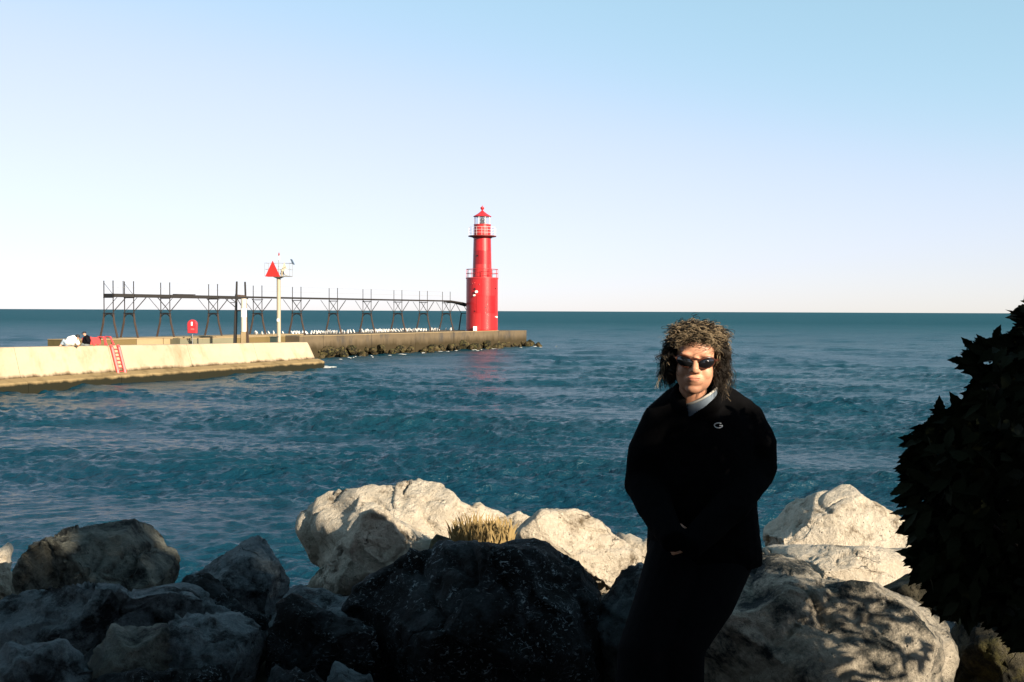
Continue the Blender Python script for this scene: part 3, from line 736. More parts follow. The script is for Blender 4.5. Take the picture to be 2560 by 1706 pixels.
for dy in (-.12, .12):
    mb.tube([T(225, 1420, dy), T(150, 1350, dy), T(95, 1440, dy)], [.10, .085, .06], 8); mb.tube([T(95, 1440, dy), T(70, 1455, dy - .08)], [.06, .05], 6)
    mb.tube([T(410, 1370, dy * 1.6), T(445, 1430, dy * 1.8), T(430, 1465, dy)], [.065, .05, .04], 8); mb.ball(T(430, 1468, dy), (.05, .04, .025))
link_rel('body', remesh(mb, .025, 3), SKIN, pe)
mb = MB().tube([T(220, 1400), T(280, 1360), T(345, 1345), T(405, 1360)], [.2, .29, .31, .24], 14)
for dy in (-.14, .14): mb.tube([T(405, 1365, dy * 1.4), T(445, 1425, dy * 1.8)], [.14, .10], 8)
link_rel('shirt', remesh(mb, .025, 4), CLOTH_W, pe)
mb = MB().ball(T(215, 1410), (.2, .2, .18), 10, 8)
for dy in (-.12, .12): mb.tube([T(220, 1410, dy), T(150, 1348, dy), T(105, 1425, dy)], [.14, .115, .085], 8)
link_rel('jeans', remesh(mb, .025, 3), JEAN, pe)
link_rel('hair', remesh(MB().ball(T(422, 1265), (.13, .13, .12), 10, 8).ball(T(408, 1255), (.07, .1, .06), 8, 6), .02, 2), HAIRD, pe)
P, z0, k = place(215, 866)
pe = root('person', (P[0], P[1], z0), 'person in a black jacket and cap sitting on the harbour wall', 'person')
mb = MB().tube([T(590, 1430), T(600, 1350), T(590, 1270)], [.17, .17, .15], 12).tube([T(578, 1265), T(565, 1225)], [.06, .06], 8).ball(T(556, 1215), (.095, .11, .12), 12, 8).ball(T(540, 1225, -.04), (.03, .03, .03), 6, 5)
for dy in (-.12, .12):
    mb.tube([T(600, 1440, dy), T(520, 1425, dy), T(490, 1480, dy)], [.09, .08, .06], 8); mb.tube([T(490, 1480, dy), T(470, 1482, dy)], [.05, .04], 6)
    mb.tube([T(600, 1280, dy * 1.7), T(625, 1370, dy * 2), T(545, 1410, dy * 1.2)], [.07, .055, .04], 8); mb.ball(T(535, 1413, dy), (.045, .05, .03))
link_rel('body', remesh(mb, .025, 3), SKIN, pe)
mb = MB().tube([T(595, 1410), T(602, 1340), T(595, 1275), T(580, 1250)], [.22, .23, .19, .09], 14)
for dy in (-.14, .14): mb.tube([T(595, 1275, dy * 1.3), T(630, 1365, dy * 1.7), T(560, 1405, dy * 1.2)], [.11, .095, .07], 8)
link_rel('jacket', remesh(mb, .025, 4), CLOTH_B, pe)
mb = MB().ball(T(590, 1430), (.2, .2, .15), 10, 8)
for dy in (-.12, .12): mb.tube([T(600, 1435, dy), T(520, 1425, dy), T(492, 1475, dy)], [.12, .105, .08], 8)
link_rel('trousers', remesh(mb, .025, 3), TEAN, pe)
mb = MB().ball(T(556, 1195), (.105, .12, .08), 12, 8).box(T(520, 1215, -.02), (.13, .13, .03))
link_rel('cap', mb.mesh('cap', smooth=True), HAIRD, pe)

# ------------------------------------------------------------------ boulders
def ico(n):
    bm = bmesh.new(); bmesh.ops.create_icosphere(bm, subdivisions=n, radius=1)
    V = np.array([v.co[:] for v in bm.verts]); Fc = np.array([[v.index for v in f.verts] for f in bm.faces]); bm.free(); return V, Fc
ICO = {n: ico(n) for n in (3, 4, 5, 6)}
def vnormals(V, Fc):
    fn = np.cross(V[Fc[:, 1]] - V[Fc[:, 0]], V[Fc[:, 2]] - V[Fc[:, 0]]); N = np.zeros_like(V)
    for k in range(3): np.add.at(N, Fc[:, k], fn)
    return N / (np.linalg.norm(N, axis=1)[:, None] + 1e-12)
def cells(P, k, seed, warp=.18):
    """break a surface into flat chips: every cell gets a small offset and tilt of its own"""
    rs = np.random.RandomState(seed)
    Q = P + warp * np.stack([noise(P * 2.1, seed + i) for i in (1, 2, 3)], 1)
    C = rs.uniform(-1, 1, (k, 3)) * np.abs(P).max(0) * 1.05; h = rs.uniform(-1, 1, k); G = rs.normal(size=(k, 3))
    out = np.zeros(len(P)); edge = np.zeros(len(P))
    for i in range(0, len(P), 8192):
        d = ((Q[i:i + 8192, None, :] - C[None]) ** 2).sum(2); j = d.argmin(1); e2 = np.sqrt(np.partition(d, 1, axis=1)[:, :2]); edge[i:i + 8192] = e2[:, 1] - e2[:, 0]
        out[i:i + 8192] = h[j] + ((P[i:i + 8192] - C[j]) * G[j]).sum(1) * .9
    return np.clip(out, -1.6, 1.6), edge
def shape_rock(V, Fc, seed, planes, rough=1.0, size=1.0, soft=.985, nplanes=10):
    """V already sized and placed round the origin; cut flat faces, then break the surface up"""
    rs = np.random.RandomState(seed)
    ext = lambda n: np.percentile(V @ n, 99.7)
    pl = [(np.array(n, float) / np.linalg.norm(n), d) for n, d in planes]
    for i in range(nplanes):
        n = rs.normal(size=3); n[1] = -abs(n[1]) * 1.1 - .15; n /= np.linalg.norm(n); pl.append((n, rs.uniform(.60, .86)))
    for n, d in pl:
        d = d * ext(n); q = V @ n - d + .03 * size * noise(V / size * 2.2, seed + 31); V = V - np.where(q > 0, q * soft, 0)[:, None] * n
    N = vnormals(V, Fc); s = size; U = V / s
    lump = fbm(U * 1.7, 3, seed) * .026 + (ridged(U * 3.2, 3, seed + 3) - .6) * .010
    c1, e1_ = cells(U, 40, seed + 11); c2, e2_ = cells(U, 260, seed + 12, .08)
    groove = np.clip(1 - e1_ / .035, 0, 1) * np.clip(noise(U * 1.9, seed + 23) * 3 + .6, 0, 1)
    lump = lump + c1 * .023 + c2 * .012 - groove * .030
    fine = fbm(U * 12, 4, seed + 5) * .0075 + (ridged(U * 8, 3, seed + 6) - .7) * .006
    cut = np.clip(.07 - np.abs(noise(U * 3.1, seed + 21)), 0, 1) * np.clip(noise(U * 1.7, seed + 22) * 3, 0, 1) * .5
    return V + N * ((lump + fine - cut) * s * rough)[:, None]
def rock(label, outline, depth, thick, mat, seed, planes=(), sub=6, rough=1.0, nplanes=10, group='limestone boulders along the shore', cat='boulder', name='boulder', q=.62):
    O = np.array([at(x, y, depth)[[0, 2]] for x, y in outline]); n = len(O)
    a = np.roll(O, -1, 0); cr = O[:, 0] * a[:, 1] - a[:, 0] * O[:, 1]; A = cr.sum() / 2
    c = ((O + a) * cr[:, None]).sum(0) / (6 * A)
    # the boulder's own axes: lengthwise it points away from the shore path
    C3 = np.array([c[0], depth, c[1]]); E0 = np.array([0, 0, CAM_H]); ey = (C3 - E0) / np.linalg.norm(C3 - E0)
    ex = np.cross(ey, [0, 0, 1]); ex /= np.linalg.norm(ex); ez = np.cross(ex, ey); AX = np.stack([ex, ey, ez])
    V3 = np.stack([O[:, 0], np.full(n, depth), O[:, 1]], 1) - E0
    V3 = E0 + V3 * (((C3 - E0) @ ey) / (V3 @ ey))[:, None] - C3
    O = np.stack([V3 @ ex, V3 @ ez], 1); a = np.roll(O, -1, 0); c = np.zeros(2)
    planes = [(AX @ np.array(q_, float), d_) for q_, d_ in planes]
    D = np.concatenate([O[i] + (a[i] - O[i]) * np.linspace(0, 1, 40, endpoint=False)[:, None] for i in range(n)]) - c
    th = np.arctan2(D[:, 1], D[:, 0]); r = np.hypot(D[:, 0], D[:, 1])
    bins = np.linspace(-math.pi, math.pi, 361); ra = np.zeros(360); idx = np.clip(np.digitize(th, bins) - 1, 0, 359)
    np.maximum.at(ra, idx, r); good = ra > 0
    xs = np.arange(360); ra = np.interp(xs, xs[good], ra[good], period=360)
    V, Fc = ICO[sub]; V = V.copy()
    t = np.arctan2(V[:, 2], V[:, 0]); rho = np.hypot(V[:, 0], V[:, 2])
    rr = np.interp((t + math.pi) / (2 * math.pi) * 360 - .5, xs, ra, period=360)
    g = rho ** .72
    P = np.stack([rr * g * np.cos(t), np.sign(V[:, 1]) * np.abs(V[:, 1]) ** q * thick / 2, rr * g * np.sin(t)], 1)
    size = math.sqrt(abs(A))
    P = shape_rock(P, Fc, seed, planes, rough, size, nplanes=nplanes + 5)
    # back to the measured outline, keeping the chipped edge
    ker = np.exp(-.5 * (np.arange(-14, 15) / 5.0) ** 2); ker /= ker.sum()
    smooth = lambda q: np.convolve(np.concatenate([q[-14:], q, q[:14]]), ker, 'valid')
    for it in range(2):
        t = np.arctan2(P[:, 2], P[:, 0]); r_ = np.hypot(P[:, 0], P[:, 2]); b_ = np.clip(((t + math.pi) / (2 * math.pi) * 360).astype(int), 0, 359)
        sil = np.zeros(360); np.maximum.at(sil, b_, r_); gd = sil > 0; sil = np.interp(xs, xs[gd], sil[gd], period=360)
        k_ = np.clip(smooth(ra) / smooth(sil), .6, 1.9)
        k_ = np.interp((t + math.pi) / (2 * math.pi) * 360 - .5, xs, k_, period=360)
        P[:, 0] *= k_; P[:, 2] *= k_
    P = P @ AX; loc = tuple(C3)
    me = mesh_np(name, P, Fc); o = link(name, me, mat); o.location = loc
    return tag(o, label, cat, group)
G1 = 'limestone boulders along the shore'
# far lit rocks
rock('long pale sunlit boulder at the water with a dark shaded left end', [(658, 1212), (668, 1185), (725, 1140), (772, 1122), (800, 1124), (860, 1116), (890, 1118), (930, 1105), (965, 1104), (1010, 1112), (1042, 1136), (1065, 1155), (1120, 1166), (1160, 1182), (1180, 1205), (1170, 1300), (1000, 1340), (760, 1330), (705, 1300), (690, 1262)], 7.5, 1.5, ROCK_PALE, 3,
     [((.22, -.9, .30), .62), ((.0, -.55, .84), .80), ((-.86, -.36, -.28), .66), ((-.9, -.3, .1), .92)], nplanes=3, q=.8)
rock('small pointed pale boulder at the water between two rounded sunlit boulders', [(1120, 1215), (1160, 1190), (1190, 1177), (1226, 1192), (1225, 1230), (1200, 1290), (1120, 1290)], 7.0, .6, ROCK_PALE, 8, [((.2, -.9, .4), .5)], 5)
rock('rounded pale sunlit boulder just beside the woman\'s jacket', [(1150, 1260), (1188, 1222), (1215, 1196), (1250, 1174), (1320, 1170), (1350, 1178), (1385, 1202), (1410, 1228), (1440, 1250), (1478, 1262), (1480, 1330), (1380, 1370), (1180, 1360)], 6.0, 1.1, ROCK_PALE, 14,
     [((.25, -.8, .55), .60), ((-.85, -.42, -.05), .78)], nplanes=4, q=.8)
rock('small weedy earth topped rock under the dry grass between the pale boulders', [(1000, 1262), (1060, 1252), (1120, 1248), (1190, 1252), (1230, 1300), (1200, 1400), (1040, 1400)], 5.5, .6, ROCK_MOSS, 26, [], 4)
rock('low flat pale rock behind the woman at hip height', [(1400, 1262), (1430, 1245), (1500, 1241), (1540, 1250), (1550, 1320), (1410, 1320)], 6.5, .8, ROCK_PALE, 21, [], 4)
rock('half lit pale boulder with a shaded left face in front of the long pale boulder', [(690, 1350), (725, 1310), (760, 1270), (800, 1220), (830, 1184), (858, 1174), (890, 1180), (930, 1200), (960, 1224), (985, 1234), (1005, 1245), (1000, 1300), (960, 1370), (850, 1420), (720, 1410)], 5.9, 1.3, ROCK_PALE, 33,
     [((.36, -.72, .6), .62), ((-.80, -.42, -.40), .34), ((-.3, -.8, -.5), .6)], nplanes=2, q=.8)
rock('large pale triangular boulder at the water, right of the woman', [(1750, 1212), (1790, 1182), (1803, 1160), (1815, 1150), (1880, 1132), (1915, 1122), (1935, 1110), (1955, 1112), (1990, 1140), (2040, 1168), (2075, 1190), (2110, 1220), (2120, 1320), (1750, 1320)], 7.3, 1.3, ROCK_PALE, 44,
     [((.15, -.93, .33), .30), ((.2, -.8, .58), .62)], nplanes=3, rough=.6, q=.85)
rock('long flat pale slab in front of the triangular boulder', [(1745, 1262), (1765, 1252), (1850, 1250), (2000, 1256), (2110, 1258), (2150, 1290), (2150, 1345), (2060, 1365), (1900, 1370), (1760, 1350)], 6.1, 1.6, ROCK_PALE, 55,
     [((.1, -.97, .2), .55), ((0, -.35, .94), .72)], nplanes=4, rough=.7, q=.5)
# near shaded rocks
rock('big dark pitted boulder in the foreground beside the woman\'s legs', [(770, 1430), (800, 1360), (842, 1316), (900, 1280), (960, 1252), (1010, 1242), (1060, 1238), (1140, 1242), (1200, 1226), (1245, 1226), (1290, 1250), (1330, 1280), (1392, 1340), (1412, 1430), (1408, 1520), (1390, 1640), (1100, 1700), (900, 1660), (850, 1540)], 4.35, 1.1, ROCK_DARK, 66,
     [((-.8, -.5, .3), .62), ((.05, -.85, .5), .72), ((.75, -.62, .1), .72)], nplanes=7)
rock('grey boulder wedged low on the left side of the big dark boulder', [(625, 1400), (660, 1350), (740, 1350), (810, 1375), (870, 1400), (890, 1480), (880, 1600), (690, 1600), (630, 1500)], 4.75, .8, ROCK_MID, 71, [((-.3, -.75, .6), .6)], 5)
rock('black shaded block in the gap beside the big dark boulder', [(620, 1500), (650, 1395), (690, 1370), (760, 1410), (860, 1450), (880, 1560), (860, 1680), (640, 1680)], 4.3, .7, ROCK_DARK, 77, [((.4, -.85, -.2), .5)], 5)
rock('bluish rock half hidden behind the woman\'s legs', [(1355, 1480), (1385, 1390), (1436, 1312), (1480, 1290), (1560, 1300), (1580, 1480), (1500, 1600), (1400, 1600)], 4.6, .7, ROCK_MID, 80, [((-.7, -.5, .4), .6)], 5)
rock('shade-mottled boulder carrying the seated woman, dappled by leaf shadows', [(1560, 1560), (1600, 1440), (1640, 1350), (1690, 1290), (1755, 1256), (1800, 1264), (1850, 1276), (1880, 1318), (1960, 1330), (2040, 1344), (2110, 1365), (2170, 1400), (2210, 1440), (2218, 1490), (2205, 1580), (2200, 1700), (1900, 1760), (1600, 1720)], 4.05, 1.0, ROCK_MIX, 91,
     [((.15, -.93, .33), .62), ((.85, -.5, .1), .80), ((.1, -.55, .83), .82)], nplanes=6, rough=.8, q=.5)
rock('dark mossy boulder low under the leafy bush', [(2170, 1560), (2195, 1440), (2290, 1380), (2400, 1370), (2500, 1420), (2520, 1600), (2400, 1700), (2220, 1680)], 4.3, .9, ROCK_MOSS, 95, [((.0, -.8, .6), .6)], 5)
rock('dark flat rock behind the dappled boulder at the foot of the bush', [(2040, 1350), (2090, 1322), (2160, 1318), (2260, 1340), (2400, 1345), (2400, 1440), (2080, 1420)], 4.9, .9, ROCK_MOSS, 97, [], 5)
rock('pale lit block showing through the lowest leaves of the bush', [(2230, 1400), (2250, 1352), (2290, 1350), (2340, 1370), (2340, 1470), (2240, 1470)], 4.75, .5, ROCK_PALE, 98, [], 4)
# left
rock('large tan topped slab at the water on the far left of the shore', [(22, 1320), (40, 1275), (80, 1248), (120, 1235), (150, 1215), (210, 1205), (270, 1194), (310, 1190), (350, 1200), (380, 1225), (386, 1250), (412, 1262), (424, 1290), (420, 1330), (380, 1370), (320, 1410), (120, 1430), (30, 1400)], 6.0, 1.5, ROCK_TAN, 104,
     [((-.05, -.55, .83), .62), ((.3, -.92, .2), .66), ((-.5, -.7, -.4), .7)], nplanes=5)
rock('grey pyramid shaped boulder next to the tan topped slab', [(425, 1330), (470, 1300), (530, 1262), (575, 1235), (592, 1226), (606, 1232), (625, 1262), (645, 1290), (665, 1330), (660, 1420), (620, 1480), (480, 1480), (430, 1400)], 5.5, 1.1, ROCK_MID, 111,
     [((-.35, -.66, .66), .50), ((.5, -.8, .3), .55), ((0, -.95, -.2), .6)], nplanes=4, q=.8)
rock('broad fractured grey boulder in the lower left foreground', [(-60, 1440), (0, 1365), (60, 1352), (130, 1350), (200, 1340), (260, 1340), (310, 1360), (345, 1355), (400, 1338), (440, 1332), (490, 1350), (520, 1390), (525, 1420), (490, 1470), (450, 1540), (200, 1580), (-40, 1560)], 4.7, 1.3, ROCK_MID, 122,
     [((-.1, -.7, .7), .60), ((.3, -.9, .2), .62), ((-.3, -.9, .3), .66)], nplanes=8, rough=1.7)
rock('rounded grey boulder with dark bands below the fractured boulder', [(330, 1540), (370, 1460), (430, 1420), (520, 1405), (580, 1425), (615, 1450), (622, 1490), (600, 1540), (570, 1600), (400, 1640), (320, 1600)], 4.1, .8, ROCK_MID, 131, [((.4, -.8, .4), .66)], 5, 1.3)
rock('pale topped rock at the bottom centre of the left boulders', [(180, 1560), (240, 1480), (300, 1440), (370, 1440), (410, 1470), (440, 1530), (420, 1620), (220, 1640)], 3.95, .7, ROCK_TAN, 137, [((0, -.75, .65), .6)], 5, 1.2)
rock('shade-tinted bluish angular rock at the bottom left corner', [(-60, 1620), (-40, 1520), (60, 1480), (130, 1470), (190, 1500), (215, 1560), (200, 1680), (-20, 1700)], 3.7, .7, ROCK_MID, 142, [((.3, -.7, .6), .62)], 5)
rock('low dark rock along the bottom edge beside the shade-tinted blue rock', [(180, 1640), (210, 1560), (300, 1545), (420, 1540), (520, 1530), (540, 1600), (480, 1700), (220, 1700)], 3.65, .6, ROCK_DARK, 146, [((0, -.7, .7), .6)], 5, 1.4)
rock('small shade-tinted bluish stone at the bottom edge in the dark gap', [(735, 1640), (755, 1560), (790, 1530), (850, 1560), (890, 1600), (880, 1680), (760, 1690)], 3.8, .45, ROCK_MID, 151, [((-.2, -.8, .6), .6)], 5)
rock('small flat stone in the lowest dark gap left of centre', [(600, 1660), (620, 1560), (680, 1545), (740, 1570), (750, 1680)], 3.75, .45, ROCK_DARK, 152, [], 4)
rock('sunlit stone cut by the left edge of the picture', [(-40, 1340), (-30, 1270), (5, 1262), (22, 1285), (24, 1330), (10, 1370)], 6.6, .5, ROCK_PALE, 156, [], 4)
rock('dark narrow rock between the tan topped slab and the fractured boulder', [(380, 1400), (430, 1330), (480, 1320), (560, 1400), (640, 1440), (640, 1520), (420, 1480)], 5.0, .6, ROCK_DARK, 158, [], 5)

# bank filler stones lower down the slope
fb = []
for v in range(3):
    V, Fc = ICO[4]; P = V * np.array([.55, .45, .36]); P = shape_rock(P, Fc, 200 + v, [], 1.0, .8); fb.append(mesh_np('boulder', P, Fc)); fb[-1].materials.append(ROCK_MID if v else ROCK_MIX)
rf = random.Random(3)
for i in range(46):
    y = rf.uniform(5.4, 12.5); x = rf.uniform(-.62, .62) * y; s = rf.uniform(.8, 1.5)
    zc = min(float(ground_z(x, y)) + .12 * s, CAM_H - .315 * y - .38 * s)
    o = link('boulder', fb[i % 3], None); o.location = (x, y, zc); o.rotation_euler = (rf.uniform(-.4, .4), rf.uniform(-.4, .4), rf.uniform(0, 6.3)); o.scale = (s, s, s)
    tag(o, 'grey boulder low on the bank between the big shore rocks and the water', 'boulder', 'smaller boulders down the bank')
# riprap at the foot of the far pier
rr_ = []
for v in range(4):
    V, Fc = ICO[3]; P = V * np.array([.75, .6, .5]); P = shape_rock(P, Fc, 300 + v, [], 1.3, 1.0, nplanes=7); rr_.append(mesh_np('riprap_stone', P, Fc, False)); rr_[-1].materials.append(ROCK_ALGAE)
for i in range(58):
    s = -1.5 + (PL + 4.5) * (i + rf.uniform(-.6, 1.6)) / 58; off = rf.uniform(-.1, 1.9); sc_ = rf.uniform(.35, 1.25) * rf.uniform(.6, 1.1)
    if s > PL - 1: off = rf.uniform(-4, .8)
    xy = N0 + fd * s + fn * off; o = link('riprap_stone', rr_[i % 4], None); o.location = (xy[0], xy[1], max(-.1, .55 - .35 * off) * (1 if s < PL - 2 else .25)); o.rotation_euler = (rf.uniform(-.5, .5), rf.uniform(-.5, .5), rf.uniform(0, 6.3)); o.scale = (sc_,) * 3
    tag(o, 'dark algae covered stone at the foot of the far pier', 'stone', 'riprap stones along the far pier')

def foam():
    rs = np.random.RandomState(9); m = MB()
    for i in range(70):
        if i < 40: s = rs.uniform(-2, PL + 2); xy = N0 + fd * s + fn * (rs.uniform(1.6, 2.6) if rs.rand() < .8 else rs.uniform(2.5, 4)); w = rs.uniform(.05, .2)
        elif i < 85: xy = W0 + WD * (WL + rs.uniform(.1, 1.2)) + WN * rs.uniform(-.3, 1.6); w = rs.uniform(.06, .22)
        else: s = rs.choice([6.5, 8.4, 15]) + rs.normal() * 1.2; xy = W0 + WD * s + WN * rs.uniform(1.1, 1.7); w = rs.uniform(.06, .2)
        m.ball((xy[0], xy[1], rs.uniform(.0, .07)), (w * 1.6, w, .035), 6, 4)
    tag(m.build('foam', paint('white_foam', (.55, .55, .52), .8, .1, 20), None, True), kind='stuff')
foam()
# dry grass between the pale boulders
def grass():
    rs = np.random.RandomState(4); V = []; Fc = []
    for i in range(620):
        px = rs.uniform(1050, 1185); t_ = rs.beta(1.3, 1.3); x = 1035 + t_ * 145
        b = at(x, 1256 - 34 * rs.rand() ** 2, rs.uniform(5.3, 5.6)); h = rs.uniform(.03, .15) * (1 - .5 * abs(t_ - .5)); a = rs.uniform(-.7, .7); w = .004
        e = b + np.array([math.sin(a) * h * .6, rs.uniform(-.05, .03), h]); m_ = (b + e) / 2 + np.array([0, 0, .02]); k = len(V)
        V += [b + [-w, 0, 0], b + [w, 0, 0], m_ + [w * .8, 0, 0], m_ + [-w * .8, 0, 0], e]
        Fc += [(k, k + 1, k + 2), (k, k + 2, k + 3), (k + 3, k + 2, k + 4)]
    tag(add_np('dry_grass', np.array(V), np.array(Fc), paint('dry_grass_blade', (.27, .19, .075), .8, .5, 20), None, False), kind='stuff')
grass()

# ------------------------------------------------------------------ the woman
HX = at(1598, 827, 3.70)
gz = 2.62
wm = root('person', (HX[0] - .1, 3.5, gz), 'woman in a black fleece jacket and sunglasses leaning on a boulder', 'person')
hyaw, htilt = R(-10), R(4)
Hm = Matrix.Translation(tuple(HX)) @ Matrix.Rotation(hyaw, 4, 'Z') @ Matrix.Rotation(htilt, 4, 'Y') @ Matrix.Rotation(R(3), 4, 'X')
Hn = np.array(Hm.to_3x3())
def H(x, y, z): return HX + Hn @ np.array([x, y, z])
HA = [Hn[:, 0], Hn[:, 1], Hn[:, 2]]
head = MB()
def hb(c, r, n=16, m=12): head.ball(H(*c), r, n, m, HA)
hb((0, .018, .037), (.075, .096, .097), 24, 18); hb((0, -.028, -.045), (.068, .066, .080), 24, 18); hb((0, -.026, -.078), (.056, .060, .042), 20, 14)
hb((0, -.068, -.098), (.030, .024, .022)); hb((0, -.052, .040), (.060, .042, .050), 20, 14)
for s in (-1, 1):
    hb((.034 * s, -.058, -.036), (.030, .032, .034)); hb((.080 * s, .012, -.004), (.010, .02, .03))
    hb((.013 * s, -.103, -.031), (.010, .012, .0085)); hb((.032 * s, -.082, .027), (.026, .014, .010))
head.tube([H(0, -.092, .014), H(0, -.110, -.012), H(0, -.121, -.026)], [.0105, .0125, .0145], 12); hb((0, -.118, -.027), (.0145, .0125, .0115))
hb((0, -.080, -.062), (.037, .022, .028))
hb((0, -.1005, -.0545), (.021, .007, .0045)); hb((0, -.0995, -.0655), (.018, .0075, .0055))
head.tube([H(0, .03, -.06), H(0, .062, -.15), at(1608, 945, 3.82), at(1610, 1000, 3.86)], [.053, .052, .062, .09], 16)
# the rest of the body, under the clothes
J = dict(sl=at(1524, 972, 3.80), sr=at(1708, 968, 3.84), el=at(1482, 1110, 3.78), er=at(1738, 1080, 3.80), wl=at(1530, 1212, 3.52), wr=at(1612, 1228, 3.50),
         hl=at(1570, 1262, 3.86), hr=at(1672, 1262, 3.88), kl=at(1478, 1500, 3.52), kr=at(1560, 1490, 3.55))
for k in J: J[k] = np.array(J[k])
al_ = np.array([J['kl'][0] - .03, 3.42, gz + .08]); ar_ = np.array([J['kr'][0] - .02, 3.44, gz + .08])
body = head
body.tube([at(1612, 985, 3.86), at(1612, 1100, 3.86), at(1618, 1210, 3.88), at(1620, 1265, 3.88)], [.12, .12, .125, .12], 16)
body.tube([J['sl'], at(1612, 975, 3.84), J['sr']], [.055, .08, .055], 10)
for a, b, c in (('sl', 'el', 'wl'), ('sr', 'er', 'wr')): body.tube([J[a], J[b], J[c]], [.045, .038, .026], 10)
body.tube([J['hl'], J['kl'], al_], [.075, .055, .04], 10); body.tube([J['hr'], J['kr'], ar_], [.075, .055, .04], 10)
for q in (al_, ar_): body.tube([q, q + [0, -.16, -.045]], [.04, .03], 8)
def hand(w, d, n, side):
    """clasped hand: palm plus four curled fingers and a thumb. d: along the hand, n: back of the hand"""
    d = d / np.linalg.norm(d); n = n - d * (n @ d); n /= np.linalg.norm(n); t = np.cross(d, n) * side
    pc = w + d * .045
    body.ball(pc, (.046, .036, .017), 14, 10, [d, t, n])
    for i, (o, L) in enumerate(((.025, .060), (.009, .067), (-.009, .063), (-.024, .051))):
        k = w + d * .082 + t * o
        body.tube([w + d * .05 + t * o * .9, k, k + d * L * .45 - n * .008, k + d * L * .62 - n * L * .40, k + d * L * .30 - n * L * .62], [.010, .0098, .0088, .0080, .0068], 8)
    k = w + d * .030 + t * .034
    body.tube([w + d * .015 + t * .022, k, k + d * .030 + t * .014 - n * .008, k + d * .055 + t * .004 - n * .014], [.012, .0115, .0100, .0080], 8)
hand(J['wl'] + [0, .02, 0], np.array([.85, -.20, -.42]), np.array([-.1, -1, .15]), 1)
hand(J['wr'], np.array([-.88, -.30, -.28]), np.array([.1, -1, .3]), -1)
skin = NT('weathered_skin'); p = skin.coord()
skin.b.inputs['Subsurface Weight'].default_value = .08; skin.b.inputs['Subsurface Radius'].default_value = (.012, .005, .003)
skin.set(skin.mix(skin.noise(p, 14, 5), (.40, .19, .12), (.52, .28, .18)), .5, skin.bump(skin.noise(p, 160, 4), .12, .003), .35)
bme = remesh(body, .0042, 4, 'body', .5)
link_rel('body', bme, skin.m, wm)
lips = MB().ball(H(0, -.1020, -.0560), (.0225, .0055, .0028), 14, 8, HA).ball(H(0, -.1012, -.0628), (.0190, .006, .0036), 14, 8, HA)
link_rel('lips', lips.mesh('lips', smooth=True), paint('lip_skin', (.36, .12, .09), .55), wm)
for s in (-1, 1):
    MB().ball(H(.033 * s, -.078, .004), .012, 12, 8).build('eye', WHITE, wm, True)
# sunglasses
LENS = NT('dark_lens'); LENS.set((.006, .006, .007), .04, None, .8); FRAME = paint('tortoise_frame', (.055, .018, .010), .22, .4, 60)
sg = MB().tube([H(-.014, -.1085, .012), H(0, -.113, .0155), H(.014, -.1085, .012)], .0032, 8)
sgo = sg.build('sunglasses', FRAME, wm, True)
for s in (-1, 1):
    yaw = R(20) * s
    d = np.array([math.cos(yaw), math.sin(yaw) * 1.0, 0]); nn = np.array([math.sin(yaw), -math.cos(yaw), 0])
    c = np.array([.0385 * s, -.1015, .002]); ring = []; V = [H(*(c + nn * .009))]
    for kk in range(28):
        a = 2 * math.pi * kk / 28
        rx = .0335; rz = .0190 if math.sin(a) > 0 else .0205
        q = c + d * rx * math.cos(a) + np.array([0, 0, 1]) * (rz * math.sin(a) + .006 * s * math.cos(a)) + nn * (-.004 * math.cos(a) ** 2)
        ring.append(q)
    V = [c + nn * .0085] ; Fs = []
    for lev, kf in ((1, .4), (2, .75), (3, 1.0)):
        for q in ring: V.append(c + (q - c) * kf + nn * .0085 * (1 - kf ** 2))
    for kk in range(28):
        Fs.append((0, 1 + kk, 1 + (kk + 1) % 28))
        for lev in (0, 1): Fs.append((1 + lev * 28 + kk, 1 + (lev + 1) * 28 + kk, 1 + (lev + 1) * 28 + (kk + 1) % 28, 1 + lev * 28 + (kk + 1) % 28))
    off = len(V); V += [q - nn * .003 for q in V]; Fs += [tuple(i + off for i in f[::-1]) for f in Fs]
    MB().add([H(*q) for q in V], Fs).build('lens', LENS.m, sgo, True)
    MB().tube([H(*q) for q in ring + ring[:1]], [.0022 + .0016 * max(0, math.sin(2 * math.pi * i / 28)) for i in range(29)], 8).build('rim', FRAME, sgo, True)
    MB().tube([H(.068 * s, -.088, .010), H(.079 * s, -.06, .012), H(.083 * s, -.01, .008)], [.0048, .0045, .003], 6).build('temple', FRAME, sgo, True)
